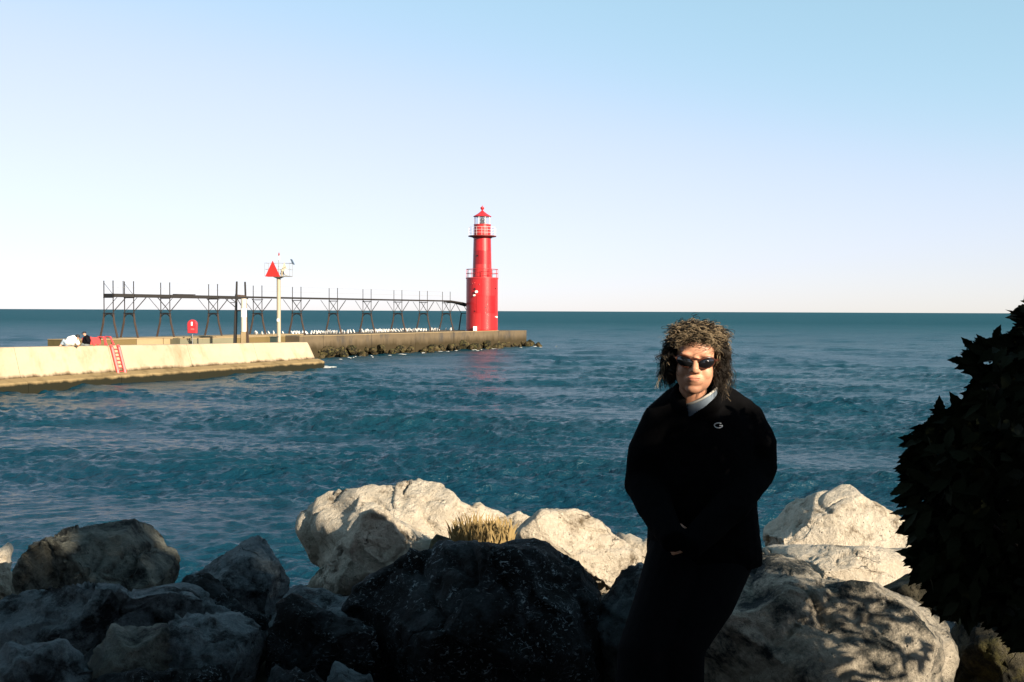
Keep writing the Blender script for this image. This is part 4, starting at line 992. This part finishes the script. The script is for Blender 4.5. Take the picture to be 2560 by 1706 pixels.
# hair: a cap of volume and many curls
capm = MB()
for c, r in (((0, .034, .050), (.086, .092, .086)), ((-.086, .034, -.030), (.026, .050, .078)), ((.088, .034, -.025), (.028, .050, .078)), ((0, .075, -.04), (.078, .05, .095))):
    capm.ball(H(*c), r, 18, 14, HA)
HAIR = NT('curly_brown_hair'); p = HAIR.coord(); HAIR.set(HAIR.mix(HAIR.noise(p, 30, 4), (.006, .0048, .004), (.020, .015, .011)), .55, None, .2)
HAIR_L = NT('sunlit_blond_hair'); p = HAIR_L.coord(); HAIR_L.set(HAIR_L.mix(HAIR_L.noise(p, 60, 4), (.10, .072, .042), (.36, .28, .18)), .5, None, .3)  # lit copy of the hair: sun on the front strands put into colour
link_rel('hair', remesh(capm, .009, 4, 'hair'), HAIR.m, wm)
def curls(n, seed, region, rad=.0016):
    rs = np.random.RandomState(seed); V = []; Fc = []; NS = 18; K = 3
    MS = 7 if region in ('side', 'back') else 3
    for i in range(n):
        if i % MS and region != 'none':      # another strand of the same lock
            base, out = lb + rs.normal(size=3) * (.0035 if MS == 7 else .007), lo_ + rs.normal(size=3) * (.003 if MS == 7 else .008); L = lL * rs.uniform(.8, 1.08)
        elif region == 'side':
            s = 1 if rs.rand() < .5 else -1
            th = rs.uniform(-.2, 1.5); ph = rs.uniform(-.3, 1.2)
            base = np.array([s * .086 * math.cos(ph * .6), .03 + .085 * math.sin(th - .5), .03 + .085 * math.sin(ph)])
            out = np.array([s * rs.uniform(.004, .046), rs.uniform(-.020, .03), rs.uniform(0, .02)]); L = rs.uniform(.07, .18) * (1.0 if base[2] < .06 else 1.1); sag = 1.0
        elif region == 'back':
            a = rs.uniform(-1.4, 1.4); base = np.array([.088 * math.sin(a), .03 + .09 * math.cos(a), rs.uniform(-.02, .12)])
            out = np.array([.035 * math.sin(a), .035 * math.cos(a), 0]); L = rs.uniform(.10, .20); sag = 1.0
        elif region == 'top':
            a = rs.uniform(0, 6.28); r_ = math.sqrt(rs.rand()) * .85
            base = np.array([.088 * r_ * math.cos(a), .025 + .085 * r_ * math.sin(a), .045 + .092 * math.sqrt(1 - r_ * r_ * .9)])
            out = np.array([.05 * math.cos(a) * r_, .045 * math.sin(a) * r_, rs.uniform(.002, .024)]); L = rs.uniform(.03, .09); sag = .34
        else:  # fringe
            x = rs.uniform(-.070, .074); base = np.array([x, -.030 - .03 * (1 - (x / .075) ** 2) + rs.uniform(-.012, .034), .106 + rs.uniform(-.016, .030) - 3.0 * x * x])
            out = np.array([x * .35 + rs.normal() * .014, -.034 - .012 * rs.rand(), .010]); L = rs.uniform(.015, .072); sag = .75
        if i % MS == 0: lb, lo_, lL = base.copy(), out.copy(), L; lcr, lct, lp0, lend = rs.uniform(.007, .015), rs.uniform(1.0, 2.8), rs.uniform(0, 6.28), rs.normal(size=2) * .014
        cr, ct, p0 = lcr * rs.uniform(.75, 1.2), lct, lp0 + rs.normal() * .35
        tt = np.linspace(0, 1, NS)[:, None]
        path = base + out * (tt * 2 - tt * tt) + np.array([0, 0, -1]) * L * sag * tt ** 1.5
        path = path + np.array([lend[0] + rs.normal() * .003, lend[1] + rs.normal() * .003, 0]) * tt ** 2
        q = 2 * math.pi * ct * tt[:, 0] + p0; amp = cr * np.minimum(1, tt[:, 0] * 3)
        path[:, 0] += amp * np.cos(q); path[:, 1] += amp * np.sin(q); path[:, 2] += amp * .6 * np.cos(q * 1.0 + 1)
        tg = np.gradient(path, axis=0); tg /= np.linalg.norm(tg, axis=1)[:, None] + 1e-9
        a = np.cross(tg, np.array([.3, .9, .31])); a /= np.linalg.norm(a, axis=1)[:, None] + 1e-9; b = np.cross(tg, a)
        rr2 = rad * (1 - .7 * tt) * rs.uniform(.7, 1.4)
        k0 = len(V) * 1
        ringv = np.stack([path + rr2 * (math.cos(2.094 * j) * a + math.sin(2.094 * j) * b) for j in range(K)], 1).reshape(-1, 3)
        base_i = sum(len(v) for v in V) if False else i * NS * K
        V.append(ringv)
        ii = np.arange(NS - 1)[:, None] * K + np.arange(K)[None]; jj = np.arange(NS - 1)[:, None] * K + (np.arange(K)[None] + 1) % K
        Fc.append(np.stack([ii, jj, jj + K, ii + K], -1).reshape(-1, 4) + base_i)
    V = (np.concatenate(V) * .94) @ Hn.T + HX; return V, np.concatenate(Fc)
V1, F1 = curls(1750, 1, 'side', .0016); V2, F2 = curls(560, 2, 'back', .0018); V3, F3 = curls(700, 3, 'top', .0015)
V4, F4 = curls(560, 5, 'fringe', .0013); V5, F5 = curls(330, 6, 'top', .0014); V6, F6 = curls(330, 8, 'fringe', .0014); V7, F7 = curls(210, 12, 'side', .0014)
add_np('curls', np.concatenate([V1, V2, V3, V6]), np.concatenate([F1, F2 + len(V1), F3 + len(V1) + len(V2), F6 + len(V1) + len(V2) + len(V3)]), HAIR.m, wm)
add_np('sunlit_curls', np.concatenate([V4, V5, V7]), np.concatenate([F4, F5 + len(V4), F7 + len(V4) + len(V5)]), HAIR_L.m, wm)
# shirt and jacket
TURT = NT('pale_blue_knit'); p = TURT.coord(); TURT.set(TURT.mix(TURT.noise(p, 40), (.12, .155, .20), (.18, .22, .27)), .9, TURT.bump(TURT.noise(p, 300, 2), .4, .002), .1)
nk = at(1606, 915, 3.782); up = np.array([-.06, .10, 1.]); up /= np.linalg.norm(up)
ts_ = MB(); e1 = np.array([1, 0, .10]); e1 /= np.linalg.norm(e1); e2 = np.cross(up, e1)
vs = []; NN = 28; lv = [(-.16, .075, .055, .02), (-.09, .078, .064, .01), (-.035, .074, .070, .002), (-.008, .0705, .070, -.006), (.012, .069, .070, -.010), (.018, .067, .068, -.010), (.014, .063, .064, -.010), (-.03, .060, .062, -.004)]
for dz, rx, ry, oy in lv:
    for kk in range(NN):
        a = 2 * math.pi * kk / NN; fr = -math.sin(a) * .0
        tiltz = .030 * math.cos(a) + .016 * math.sin(a)
        vs.append(nk + up * (dz + tiltz * (1 if dz > -.06 else .3)) + e1 * rx * math.cos(a) + e2 * (ry * math.sin(a) + oy))
ts_.add(vs, [(i * NN + kk, i * NN + (kk + 1) % NN, (i + 1) * NN + (kk + 1) % NN, (i + 1) * NN + kk) for i in range(len(lv) - 1) for kk in range(NN)])
# front of the shirt in the opening of the jacket
ts_.ball(at(1600, 970, 3.775), (.060, .045, .095), 16, 12)
tso = ts_.build('turtleneck', TURT.m, wm, True)
WBAND = paint('pale_trim', (.45, .44, .41), .8)
MB().tube([nk + up * (.014 + .030 * math.cos(a) + .016 * math.sin(a)) + e1 * .0705 * math.cos(a) + e2 * (.0715 * math.sin(a) - .010) for a in np.linspace(0, 2 * math.pi, 33)], .0042, 8).build('collar_trim', WBAND, tso, True)
jk = MB()
X3 = [np.array([1, 0, 0]), np.array([0, 1, 0]), np.array([0, 0, 1])]
def jb(dx, dy, dp, r): jk.ball(at(dx, dy, dp), r, 20, 14)
# torso as stacked ellipses
def loft(secs, n=28):
    vs = []
    for dx, dy, dp, rx, ry in secs:
        c = at(dx, dy, dp)
        for kk in range(n):
            a = 2 * math.pi * kk / n
            vs.append(c + np.array([rx * math.copysign(abs(math.cos(a)) ** .85, math.cos(a)), ry * math.copysign(abs(math.sin(a)) ** .85, math.sin(a)), 0]))
    L = len(secs)
    jk.add(vs, [tuple(range(n)), tuple(range((L - 1) * n, L * n))[::-1]] + [(i * n + kk, (i + 1) * n + kk, (i + 1) * n + (kk + 1) % n, i * n + (kk + 1) % n) for i in range(L - 1) for kk in range(n)])
loft([(1616, 918, 3.84, .10, .075), (1616, 935, 3.84, .165, .105), (1616, 965, 3.84, .20, .135), (1614, 1020, 3.83, .205, .155), (1612, 1090, 3.82, .20, .165), (1614, 1160, 3.83, .205, .175), (1616, 1220, 3.85, .215, .185), (1617, 1262, 3.86, .222, .185), (1617, 1290, 3.87, .222, .175)])
for a, b, c, s in (('sl', 'el', 'wl', -1), ('sr', 'er', 'wr', 1)):
    sh, eb, wr = J[a], J[b], J[c]
    m1_ = (sh + eb) / 2 + np.array([.018 * s, 0, .0]); m2_ = (eb + wr) / 2 + np.array([0, -.02, -.012])
    jk.tube([sh + [-.05 * s, 0, .005], sh, m1_, eb, m2_, wr, wr + (wr - m2_) / np.linalg.norm(wr - m2_) * .095], [.082, .086, .086, .078, .066, .054, .046], 16)
jk.ball(J['el'], .080, 14, 10); jk.ball(J['er'], .080, 14, 10)
for q in ('sl', 'sr'): jk.tube([at(1606, 915, 3.86), (at(1606, 915, 3.86) + J[q]) / 2 + [0, 0, .006], J[q]], [.085, .092, .085], 14)
# collar
for s in (-1, 1):
    A_ = [at(1606 + q[0] * s + q[2], q[1], q[3]) for q in ((0, 958, -12, 3.72), (34, 935, 0, 3.715), (52, 912, 0, 3.76), (48, 893, 4, 3.83), (30, 884, 4, 3.88), (0, 882, 4, 3.90))]
    jk.tube(A_, [.018, .024, .026, .026, .026, .026], 10)
jk.ball(at(1575, 985, 3.72), (.035, .02, .06), 10, 8); jk.ball(at(1642, 985, 3.72), (.04, .02, .06), 10, 8)
jm = remesh(jk, .0085, 5, 'jacket', .5)
# open the front: a V that shows the shirt
V = np.empty(len(jm.vertices) * 3, np.float32); jm.vertices.foreach_get('co', V); V = V.reshape(-1, 3).astype(float)
tip, lt, rt = at(1586, 964, 3.66), at(1571, 903, 3.70), at(1634, 905, 3.70)
u = (V[:, 0] / V[:, 1]); w_ = ((V[:, 2] - CAM_H) / V[:, 1])
def uv(q): return np.array([q[0] / q[1], (q[2] - CAM_H) / q[1]])
a_, b_, c_ = uv(tip), uv(lt), uv(rt)
def side(p, q): return (q[0] - p[0]) * (w_ - p[1]) - (q[1] - p[1]) * (u - p[0])
s1, s2 = side(a_, b_), side(a_, c_)
dist = np.minimum(-s1 / np.linalg.norm(b_ - a_), s2 / np.linalg.norm(c_ - a_)) * 3.75
inside = (dist > 0) & (V[:, 2] > tip[2] - .01) & (V[:, 1] < 3.80)
V[:, 1] += np.where(inside, np.clip(dist / .012, 0, 1) * .11, 0)
# folds in the cloth
Nj = fbm(V * np.array([5, 5, 9]), 3, 40) * .007 + fbm(V * np.array([14, 14, 22]), 3, 41) * .0025
cx = V[:, 0] - V[:, 0].mean(); V[:, 1] += Nj * -1.0; V[:, 0] += Nj * np.sign(cx) * .6
jm.vertices.foreach_set('co', V.astype(np.float32).ravel()); jm.update()
FLEECE = NT('black_fleece'); p = FLEECE.coord(); FLEECE.set(FLEECE.mix(FLEECE.noise(p, 50), (.0022, .0022, .0026), (.0045, .0045, .005)), 1.0, FLEECE.bump(FLEECE.noise(p, 260, 3), .4, .002), .02)
jo = link_rel('jacket', jm, FLEECE.m, wm)
# round letter emblem on the chest: an open oval with a bar
dgp = bpy.context.evaluated_depsgraph_get()
from mathutils.bvhtree import BVHTree
bv = BVHTree.FromPolygons([tuple(v.co) for v in jm.vertices], [tuple(f.vertices) for f in jm.polygons])
def on_jacket(dx, dy, lift):
    o_ = np.array([0, 0, CAM_H]); q = at(dx, dy, 3.75); d_ = (q - o_); d_ /= np.linalg.norm(d_); wl = wloc(wm)
    h = bv.ray_cast(Vector(tuple(o_ - wl)), Vector(tuple(d_)))
    if h[0] is None: return q
    return np.array(h[0]) + wl - d_ * lift
EMB = paint('white_embroidery', (.62, .63, .64), .8, .05)
em = MB(); ec = (1651, 978)
pts = [on_jacket(ec[0] + 9.6 * math.cos(a), ec[1] - 5.6 * math.sin(a), .006) for a in np.linspace(R(52), R(345), 22)]
pts += [on_jacket(ec[0] + 9.3, ec[1] + .2, .006), on_jacket(ec[0] + 2.0, ec[1] + .1, .006)]
em.tube(pts, .0020, 6); em.build('emblem', EMB, jo, True)
# trousers
tk = MB()
for h_, k_, a2 in (('hl', 'kl', al_), ('hr', 'kr', ar_)):
    tk.tube([J[h_] + [0, 0, .03], J[h_] * .5 + J[k_] * .5 + [0, -.02, .0], J[k_], a2 + [0, 0, .02]], [.128, .112, .094, .085], 16)
tk.ball(at(1620, 1262, 3.90), (.205, .165, .11), 20, 12)
trm = remesh(tk, .010, 5, 'trousers')
TR = NT('black_trousers'); p = TR.coord(); TR.set(TR.mix(TR.noise(p, 40), (.0025, .0025, .003), (.005, .005, .006)), .95, TR.bump(TR.noise(p, 20, 4), .4, .01), .03)
link_rel('trousers', trm, TR.m, wm)
for q in (al_, ar_):
    sh = MB().tube([q + [0, .05, -.05], q + [0, -.06, -.045], q + [0, -.17, -.06]], [.05, .05, .042], 12).box(q + [0, -.06, -.085], (.095, .28, .022))
    link_rel('shoe', remesh(sh, .008, 3, 'shoe'), BLACK, wm)

# ------------------------------------------------------------------ foliage
HV = np.array([math.cos(SUN_AZ), math.sin(SUN_AZ), 0]); UV = np.cross(SUN, HV); UV = -UV if UV[2] < 0 else UV
def leaf_mats(name, a, b):
    t = NT(name); oi = t.n('ShaderNodeObjectInfo'); p = t.geo()
    col = t.mix(t.noise(p, 4, 3), a, b)
    t.set(col, .7, None, .04); return t.m
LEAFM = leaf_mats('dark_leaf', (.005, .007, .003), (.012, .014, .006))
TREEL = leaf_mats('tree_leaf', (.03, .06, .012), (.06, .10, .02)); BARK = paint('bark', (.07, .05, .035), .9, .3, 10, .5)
def leaf_shape(toothed=True):
    """a pointed, coarsely toothed leaf lying along +x, length 1"""
    up_ = [(0, 0), (.10, .05), (.25, .14), (.38, .20), (.44, .17), (.56, .22), (.62, .155), (.76, .13), (.80, .085), (1, 0)] if toothed else [(0, 0), (.2, .18), (.45, .27), (.7, .2), (1, 0)]
    n = len(up_)
    V = [(x, y, -.18 * x * x + .10 * abs(y)) for x, y in up_] + [(x, -y, -.18 * x * x + .10 * abs(y)) for x, y in up_[1:-1]] + [(x, 0, -.18 * x * x) for x, y in up_[1:-1]]
    mid = lambda i: 0 if i == 0 else (n - 1 if i == n - 1 else 2 * n - 2 + i - 1)
    lo = lambda i: 0 if i == 0 else (n - 1 if i == n - 1 else n + i - 1)
    Fc = []
    for i in range(n - 1):
        if i == 0: Fc += [(0, mid(1), 1), (0, lo(1), mid(1))]
        elif i == n - 2: Fc += [(mid(i), n - 1, i), (mid(i), lo(i), n - 1)]
        else: Fc += [(mid(i), mid(i + 1), i + 1), (mid(i), i + 1, i), (mid(i), lo(i), lo(i + 1)), (mid(i), lo(i + 1), mid(i + 1))]
    return np.array(V, float), np.array(Fc)
def frames(d, n):
    d = d / np.linalg.norm(d, axis=1)[:, None]; n = n - d * (n * d).sum(1)[:, None]; n /= np.linalg.norm(n, axis=1)[:, None] + 1e-9
    return d, np.cross(n, d), n
def leaves_mesh(P, D, N, L, shape):
    V, Fc = shape; d, t, n = frames(D, N)
    A = P[:, None, :] + L[:, None, None] * (V[None, :, 0:1] * d[:, None] + V[None, :, 1:2] * t[:, None] + V[None, :, 2:3] * n[:, None])
    return A.reshape(-1, 3), (Fc[None] + (np.arange(len(P)) * len(V))[:, None, None]).reshape(-1, 3)
def shade_edge(b): return np.interp(b, [3.0, 3.5, 3.65, 3.79, 4.0, 4.15, 4.3, 4.45, 4.55, 4.61, 4.68, 4.75, 4.83, 5.6], [3.22, 3.27, 3.42, 3.64, 3.68, 3.56, 3.40, 3.26, 3.12, 2.90, 2.77, 2.70, 2.46, 2.44])
def in_shade(P, jit=0, seed=0):
    a, b = P @ HV, P @ UV
    e = shade_edge(b) - np.interp(b, [3.3, 3.4, 3.9, 4.0], [.06, .10, .08, 0]) + (.07 * noise(np.stack([a * 3, b * 3, a * 0 + 5], 1), 3) + .26 * noise(np.stack([a * 7, b * 7, a * 0 + 5], 1), 4)) * (b < 4.4)
    hole = (a - 1.84) ** 2 + (b - 5.0) ** 2 < .13 ** 2
    left_top = (a < 1.86) & (a > 1.5) & (b > 4.98) & (b < 5.3)
    wy_ = (.755 * b + .224 * a) / .3417; wx_ = (a - .656 * wy_) / .755
    lake = (wy_ > 9) & (np.abs(wx_) < .60 * wy_)
    return (b < 2.75) & (a < 8) & (P @ SUN > 12) | ((a < e) & (b < 5.35) | ((a < 2.15) | (a < 8.5) & (b > 6.6)) & ~lake) & ~hole & ~left_top
# the bush at the right
bush_edge = [(2353, 742), (2335, 778), (2300, 784), (2262, 792), (2236, 798), (2212, 830), (2240, 852), (2230, 890), (2215, 940), (2170, 950), (2128, 965), (2095, 1010), (2078, 1060), (2075, 1120), (2085, 1180), (2092, 1240), (2100, 1300), (2125, 1320), (2135, 1370), (2160, 1392), (2225, 1398), (2290, 1420), (2353, 1490)]
BE = np.array(bush_edge, float)
def bush():
    rs = np.random.RandomState(21)
    base = np.array([1.75, 2.7, 2.7])
    bo = root('bush', base, 'dark leafy bush with toothed leaves rising at the right edge of the picture', 'bush')
    be3 = np.array([at(x, y, 2.85) for x, y in bush_edge])
    st = MB()
    for k in range(14):
        e = be3[rs.randint(2, 19)] + rs.normal(size=3) * .05 + np.array([.12, 0, 0]); b0 = base + np.array([rs.uniform(-.25, .5), rs.uniform(-.2, .3), -.1])
        mid = (b0 + e) / 2 + np.array([.12, 0, .15])
        st.tube([b0, mid, e], [.014, .009, .004], 5)
    st.build('stem', BARK, bo)
    P = []; D = []
    # rim: leaves that stick out of the outline
    seg = np.concatenate([BE[i] + (BE[i + 1] - BE[i]) * np.linspace(0, 1, 26, endpoint=False)[:, None] for i in range(len(BE) - 1)])
    for q in seg:
        for r in range(1):
            x, y = q + rs.normal(size=2) * 4; dep = rs.uniform(2.75, 3.0)
            inn = at(x + rs.uniform(26, 46), y + rs.uniform(-18, 8), dep + rs.uniform(-.05, .05)); tip = at(x + rs.uniform(-12, 24), y + rs.uniform(-6, 26), dep)
            if y < 860: tip = at(x + rs.uniform(-10, 14), y + rs.uniform(-16, 12), dep); inn = at(x + rs.uniform(20, 44), y + rs.uniform(4, 26), dep)
            P.append(inn); D.append(tip - inn)
    # sprigs that stick out
    for (x, y), ang in (((2180, 826), 175), ((2196, 848), 200), ((2210, 778), 140), ((2225, 800), 100), ((2300, 745), 65), ((2057, 1082), 200), ((2065, 1050), 190), ((2155, 935), 130), ((2192, 935), 60), ((2218, 893), 195), ((2340, 712), 170), ((2098, 1318), 250), ((2070, 1150), 215), ((2122, 985), 120), ((2082, 1210), 220), ((2334, 752), 160), ((2150, 1395), 250)):
        a = R(ang); tip = at(x, y, 2.85); inn = at(x - 44 * math.cos(a), y + 44 * math.sin(a), 2.86); P.append(inn); D.append(tip - inn)
    nrim = len(P)
    # fill
    poly = np.vstack([BE, [[2353, 1700], [2353, 700]]])
    def inside(x, y):
        c = False; n = len(poly); j = n - 1
        for i in range(n):
            xi, yi = poly[i]; xj, yj = poly[j]
            if (yi > y) != (yj > y) and x < (xj - xi) * (y - yi) / (yj - yi) + xi: c = not c
            j = i
        return c
    k = 0
    while k < 2300:
        x, y = rs.uniform(2060, 2420), rs.uniform(700, 1480)
        ok = inside(min(x - (62 if y < 890 else 24), 2340), y) if x < 2350 else True
        if not ok: continue
        k += 1; inn = at(x, y, rs.uniform(2.62, 3.25)); d_ = np.array([rs.normal() * .6 - .6, rs.normal() * .6 - .35, -.45 + rs.normal() * .4]); P.append(inn); D.append(d_)
    nvis = len(P)
    # the part of the bush beyond the picture's edge, nearer the sun
    k = 0
    while k < 5200:
        a = rs.uniform(size=3); q = np.array([1.2 + 1.5 * a[0], 1.0 + 2.2 * a[1], 2.7 + 1.75 * a[2]])
        if q[0] < .575 * q[1] + .06: continue
        if not in_shade(q[None])[0]:
            k += 1; continue
        k += 1; P.append(q); D.append(np.array([rs.normal() - .3, rs.normal() - .3, -.5 + rs.normal() * .5]))
    # loose leaves added out of view to cast dapple on the seat boulder
    k = 0
    while k < 1000:
        a, b, c = rs.uniform(3.0, 3.78), rs.uniform(3.30, 3.95), rs.uniform(.7, 1.7); k += 1
        w = float(noise(np.array([[a * 5.5, b * 5.5, 3.3]]), 6)[0] + .6 * noise(np.array([[a * 12, b * 12, 7.7]]), 7)[0])
        if w < -.45 + 1.5 * (a - 3.3) - .9 * (b - 3.6): continue
        P.append(HV * a + UV * b + SUN * c); D.append(np.array([rs.normal() - .2, rs.normal() - .2, -.6 + rs.normal() * .5]))
    P = np.array(P); D = np.array(D); n = len(P)
    L = rs.uniform(.062, .088, n); L[:nrim] = np.clip(np.linalg.norm(D[:nrim], axis=1), .05, .105)
    N = rs.normal(size=(n, 3)) * .55 + np.array([-.25, -.75, .35]); N[:nrim] = rs.normal(size=(nrim, 3)) * .25 + np.array([-.1, -1, .15])
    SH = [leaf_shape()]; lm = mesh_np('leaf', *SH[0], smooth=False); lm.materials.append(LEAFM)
    order = list(range(nrim))[:300]
    rest = np.array([i for i in range(n) if i >= len(order)])
    d, t, nn = frames(D, N); wl = wloc(bo)
    if nrim > 300: order = sorted(rs.permutation(nrim)[:283].tolist() + list(range(nrim - 17, nrim))); order = sorted(set(order))[:300]
    oset = set(order); rest = np.array([i for i in range(n) if i not in oset])
    for i in order:
        o = link('leaf', lm, None, bo); s = L[i]
        o.matrix_local = Matrix(((d[i][0] * s, t[i][0] * s, nn[i][0] * s, P[i][0] - wl[0]), (d[i][1] * s, t[i][1] * s, nn[i][1] * s, P[i][1] - wl[1]), (d[i][2] * s, t[i][2] * s, nn[i][2] * s, P[i][2] - wl[2]), (0, 0, 0, 1)))
    V, Fc = leaves_mesh(P[rest], D[rest], N[rest], L[rest], SH[0])
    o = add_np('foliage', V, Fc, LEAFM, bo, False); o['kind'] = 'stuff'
bush()

# shade trees behind the camera; after the first two, added sky blockers
def tree(x, y, crown_c, crown_r, n, seed, label, carve, leafL=.16):
    rs = np.random.RandomState(seed); z0 = float(ground_z(x, y))
    to = root('tree', (x, y, z0), label, 'tree', 'trees on the shore behind the camera')
    c = np.array(crown_c, float); r = np.array(crown_r, float)
    MB().tube([(x, y, z0 - .2), (x + .05, y, z0 + 1.0), (c[0] * .6 + x * .4, c[1] * .6 + y * .4, c[2] - .2), (c[0], c[1], c[2] + r[2] * .6)], [.20, .16, .11, .03], 10).build('trunk', BARK, to, True)
    br = MB()
    for k in range(16):
        v = rs.normal(size=3); v /= np.linalg.norm(v); e = c + v * r * .8; b0 = np.array([x * .5 + c[0] * .5, y * .5 + c[1] * .5, rs.uniform(c[2] - r[2] * .8, c[2])])
        if carve and not in_shade(np.stack([e, (b0 + e) / 2])).all(): continue
        br.tube([b0, (b0 + e) / 2 + [0, 0, .1], e], [.05, .03, .01], 6)
    br.build('branch', BARK, to, True)
    v = rs.normal(size=(n, 3)); v /= np.linalg.norm(v, axis=1)[:, None]; v *= rs.uniform(0, 1, n)[:, None] ** (1 / 2.6)
    P = c + v * r * (1 + .18 * noise(v * 2.5, seed)[:, None])
    P = P[P[:, 2] > z0 + .6]
    if carve: P = P[in_shade(P)]; P = P[~((P[:, 1] > .3) & (P[:, 2] < CAM_H + .42 * P[:, 1] + 1.0) & (np.abs(P[:, 0]) < .62 * P[:, 1] + .6))]
    n = len(P); D = rs.normal(size=(n, 3)) + [0, 0, -.4]; N = rs.normal(size=(n, 3)) + np.array([.3, -.3, .5])
    V, Fc = leaves_mesh(P, D, N, rs.uniform(.7, 1.2, n) * leafL, leaf_shape(False))
    o = add_np('crown', V, Fc, TREEL, to, False); o['kind'] = 'stuff'
A = lambda a, b, c: HV * a + UV * b + SUN * c
tree(4.2, -3.2, A(1.2, 4.15, 7.0), (2.7, 1.9, 2.0), 26000, 3, 'leafy shade tree on the shore behind the camera, nearest the bush', True, .13)
tree(2.2, -6.0, A(-.9, 4.2, 8.0), (2.6, 2.2, 2.5), 12000, 4, 'second shade tree on the shore behind the camera', True, .17)
tree(-2.8, -5.2, (-2.8, -5.2, 6.6), (2.8, 2.2, 2.9), 7000, 5, 'tall unseen tree added behind and left of the camera to darken the sky light', False, .2)  # added out of view to darken the sky behind
tree(-7.5, -3.2, (-7.5, -3.2, 6.0), (2.6, 2.2, 2.6), 6000, 6, 'unseen tree added far left behind the camera to darken the sky light', False, .2)  # another added sky blocker, farther left
tree(-2.2, -3.0, (-1.6, .2, 9.2), (3.6, 3.6, 1.9), 19000, 7, 'tall unseen tree added above the camera to block the overhead sky', True, .24)  # canopy added overhead, out of view, to block the zenith
tree(-6.0, 1.0, (-6.2, .6, 7.6), (2.4, 2.6, 2.6), 7000, 8, 'unseen tree added left of the camera to block sky light', True, .22)  # added on the left to shut out more sky
tree(4.6, -6.5, A(4.6, 8.9, 5.0), (3.4, 3.2, 2.2), 13000, 9, 'tall unseen tree added over the right side of the shore to block high sky', True, .24)  # added canopy that blocks high sky on the right
tree(9.0, -16.0, A(-3.5, 1.1, 19.0), (4.6, 4.0, 2.6), 5000, 10, 'far unseen tree added behind the camera to block low sky', True, .4)  # added to block low sky below the sun's path
tree(13.5, -12.0, A(2.8, 1.1, 19.0), (4.6, 4.0, 2.6), 5000, 11, 'far unseen tree added rightmost behind the camera to block low sky', True, .4)  # second added blocker of the low sky
